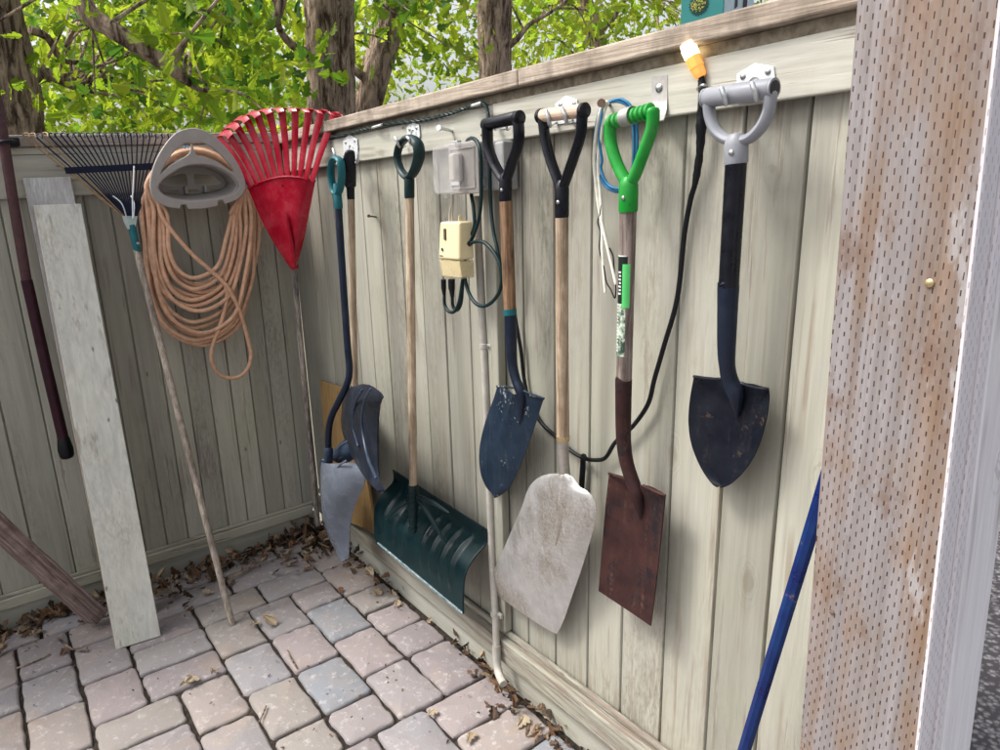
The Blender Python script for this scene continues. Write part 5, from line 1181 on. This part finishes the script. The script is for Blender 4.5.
b3 = trunk(t, [(30,30,.1),(48,38,.15),(62,60,.2),(90,64,.3),(112,82,.3)], 6.2, [.03,.024,.02,.014,.007], 6, 'branch', 12, ext=False)
b4 = trunk(t, [(62,60,.2),(70,36,.2),(84,24,.25),(98,40,.3)], 6.2, [.018,.014,.010,.005], 7, 'branch', 10, ext=False)
c1, q1_ = cloud(-120,350,-110,122,4.2,6.6,56,16,.22,.108,(.62,.24), HALF, seed=31, skip=SK+TR)
c2, q2_ = cloud(-60,330,-50,128,6.6,9.5,72,20,.28,.12,(.66,.22), HALF_S, seed=32, skip=SK+TR)
leaf_mesh('crown', [c1, c2], M_leafn, t)
twigs(t, np.concatenate([q1_, q2_[::2]]), list(b2)+list(b1)+list(b0)+list(P[-6:]), .012, 3, 'twigs', 2)
# B: mid trunk beside the corner
t = tree('oak tree with a straight furrowed trunk rising behind the fence corner', (331,100), 6.0)
P = trunk(t, [(331.5,118,0),(331,60,0),(329,0,0),(326,-90,0),(318,-240,0)], 6.0, [.178,.172,.176,.185,.15], 11)
b5 = trunk(t, [(326,-60,0),(300,-40,-.2),(285,-10,-.3),(272,26,-.4),(240,22,-.5),(222,14,-.6)], 6.0, [.07,.05,.035,.024,.016,.008], 12, 'branch', 16, ext=False)
b6 = trunk(t, [(310,52,0),(296,48,-.1),(280,30,-.2),(276,4,-.3),(262,-20,-.3)], 6.0, [.05,.030,.022,.018,.012], 13, 'branch', 16, ext=False)
c1, q1_ = cloud(190,300,-100,90,4.6,5.7,20,13,.18,.11,(.55,.24), HALF, seed=41, skip=TR)
c2, q2_ = cloud(352,470,-90,78,4.8,6.4,17,13,.17,.11,(.55,.24), HALF, seed=42, skip=[(440,80,26,40),(331,60,50,170),(378,80,26,50)])
leaf_mesh('crown', [c1, c2], M_leafn, t); twigs(t, np.concatenate([q1_, q2_]), list(b5)+list(b6)+list(P[-8:]), .010, 4, 'twigs', 2)
# C: leaning trunk
t = tree('slimmer leaning oak trunk just right of the straight furrowed trunk', (372,100), 6.6)
P = trunk(t, [(366,112,0),(376,72,0),(384,45,0),(393,10,0),(402,-40,0),(412,-140,.2)], 6.6, [.118,.120,.118,.112,.105,.08], 21)
b7 = trunk(t, [(377,76,0),(366,78,-.05),(356,71,-.1),(346,66,-.1)], 6.6, [.055,.038,.034,.03], 22, 'branch', 18, ext=False)
c1, q1_ = cloud(360,480,-110,60,6.6,8.0,22,15,.24,.12,(.62,.2), HALF_S, seed=51, skip=TR+[(440,80,26,40)])
leaf_mesh('crown', [c1], M_leaff, t); twigs(t, q1_, list(P[-10:]), .010, 5, 'twigs', 2)
# D
t = tree('oak tree whose straight trunk rises behind the middle of the right fence', (494,80), 8.0)
P = trunk(t, [(496,95,0),(495,50,0),(494,0,0),(492,-80,0),(486,-220,0)], 8.0, [.168,.165,.17,.17,.14], 31, step=.04)
b8 = trunk(t, [(506,46,0),(516,40,-.1),(530,24,-.1),(548,14,-.1),(566,2,0)], 8.0, [.05,.03,.022,.016,.008], 32, 'branch', 14, ext=False)
c1, q1_ = cloud(400,640,-120,50,7.6,10.5,34,16,.26,.12,(.62,.2), HALF_S, seed=61, skip=TR+[(450,60,26,30)])
leaf_mesh('crown', [c1], M_leaff, t); twigs(t, q1_, list(P[-10:])+list(b8), .012, 6, 'twigs', 2)
# E far small one
t = tree('small far oak trunk with crooked branches above the right fence cap', (600,40), 15.0)
P = trunk(t, [(599,60,0),(598,42,0),(592,20,0),(584,-10,0),(578,-80,0)], 15.0, [.16,.155,.13,.11,.08], 41, step=.08, seg=30)
b9 = trunk(t, [(572,58,0),(586,44,0),(590,30,0),(582,12,0),(560,-4,0)], 15.0, [.04,.06,.06,.05,.03], 42, 'branch', 14, ext=False)
b10 = trunk(t, [(596,32,0),(612,20,0),(622,4,0),(640,-14,0)], 15.0, [.07,.05,.035,.02], 43, 'branch', 14, ext=False)
c1, q1_ = cloud(520,800,-90,55,12,18,70,22,.5,.14,(.62,.2), HALF_S, seed=71, skip=[(560,20,10,14),(655,18,14,12)])
leaf_mesh('crown', [c1], M_leaff, t); twigs(t, q1_, list(P[-10:])+list(b9)+list(b10), .02, 7, 'twigs', 2)
# distant foliage mass
sets = []
for sd_, (a, b, y0_, y1_, d0_, d1_, nc, nl) in enumerate([(-250,360,-80,150,11,18,270,34),(330,900,-120,110,14,24,300,34)]):
    c1, _ = cloud(a, b, y0_, y1_, d0_, d1_, nc, nl, .7, .19, (.72,.2), HALF_S, seed=81+sd_, skip=SK+[(143,82,12,9),(452,78,16,22),(210,80,8,8),(268,86,8,8),(640,20,14,8)]); sets.append(c1)
leaf_mesh('woodland', sets, M_leaff, kind='stuff')

# ------------------------------------------------------------------ camera, light
cd = bpy.data.cameras.new('camera'); cam = bpy.data.objects.new('camera', cd); COL.objects.link(cam)
cd.sensor_width = 36; cd.lens = 36*FOC/1000; cd.clip_start = .02; cd.clip_end = 500
m = Matrix(B3.tolist()).to_4x4(); m.translation = Vector(W@CAM); cam.matrix_world = m
S.camera = cam
SUN_DIR = nrm(W@nrm(V(-.36, -.55, 0))*V(1,1,0)); EL = math.radians(54)
sd = Vector((SUN_DIR[0]*math.cos(EL), SUN_DIR[1]*math.cos(EL), math.sin(EL)))   # towards the sun
ld = bpy.data.lights.new('sun', 'SUN'); lo = bpy.data.objects.new('sun', ld); COL.objects.link(lo)
ld.energy = 1.1; ld.angle = math.radians(12); ld.color = (1, .975, .94); lo.rotation_euler = sd.to_track_quat('Z', 'Y').to_euler()
w = bpy.data.worlds.new('World'); S.world = w; w.use_nodes = True
nt = w.node_tree; nt.nodes.clear(); sk = nt.nodes.new('ShaderNodeTexSky'); sk.sky_type = 'NISHITA'; sk.sun_disc = False
sk.sun_elevation = EL; sk.sun_rotation = math.atan2(sd.x, sd.y); sk.air_density = 1.0; sk.dust_density = 6.0; sk.ozone_density = .6
bg = nt.nodes.new('ShaderNodeBackground'); bg.inputs[1].default_value = .115; ow = nt.nodes.new('ShaderNodeOutputWorld')
hs = nt.nodes.new('ShaderNodeHueSaturation'); hs.inputs['Saturation'].default_value = .35; nt.links.new(sk.outputs[0], hs.inputs['Color']); nt.links.new(hs.outputs[0], bg.inputs[0]); nt.links.new(bg.outputs[0], ow.inputs[0])
vs_ = S.view_settings; vs_.view_transform = 'Standard'; vs_.look = 'None'; vs_.gamma = 1; vs_.exposure = 1.33
S.render.engine = 'CYCLES'; S.cycles.use_denoising = True; S.cycles.max_bounces = 8; S.cycles.transparent_max_bounces = 12
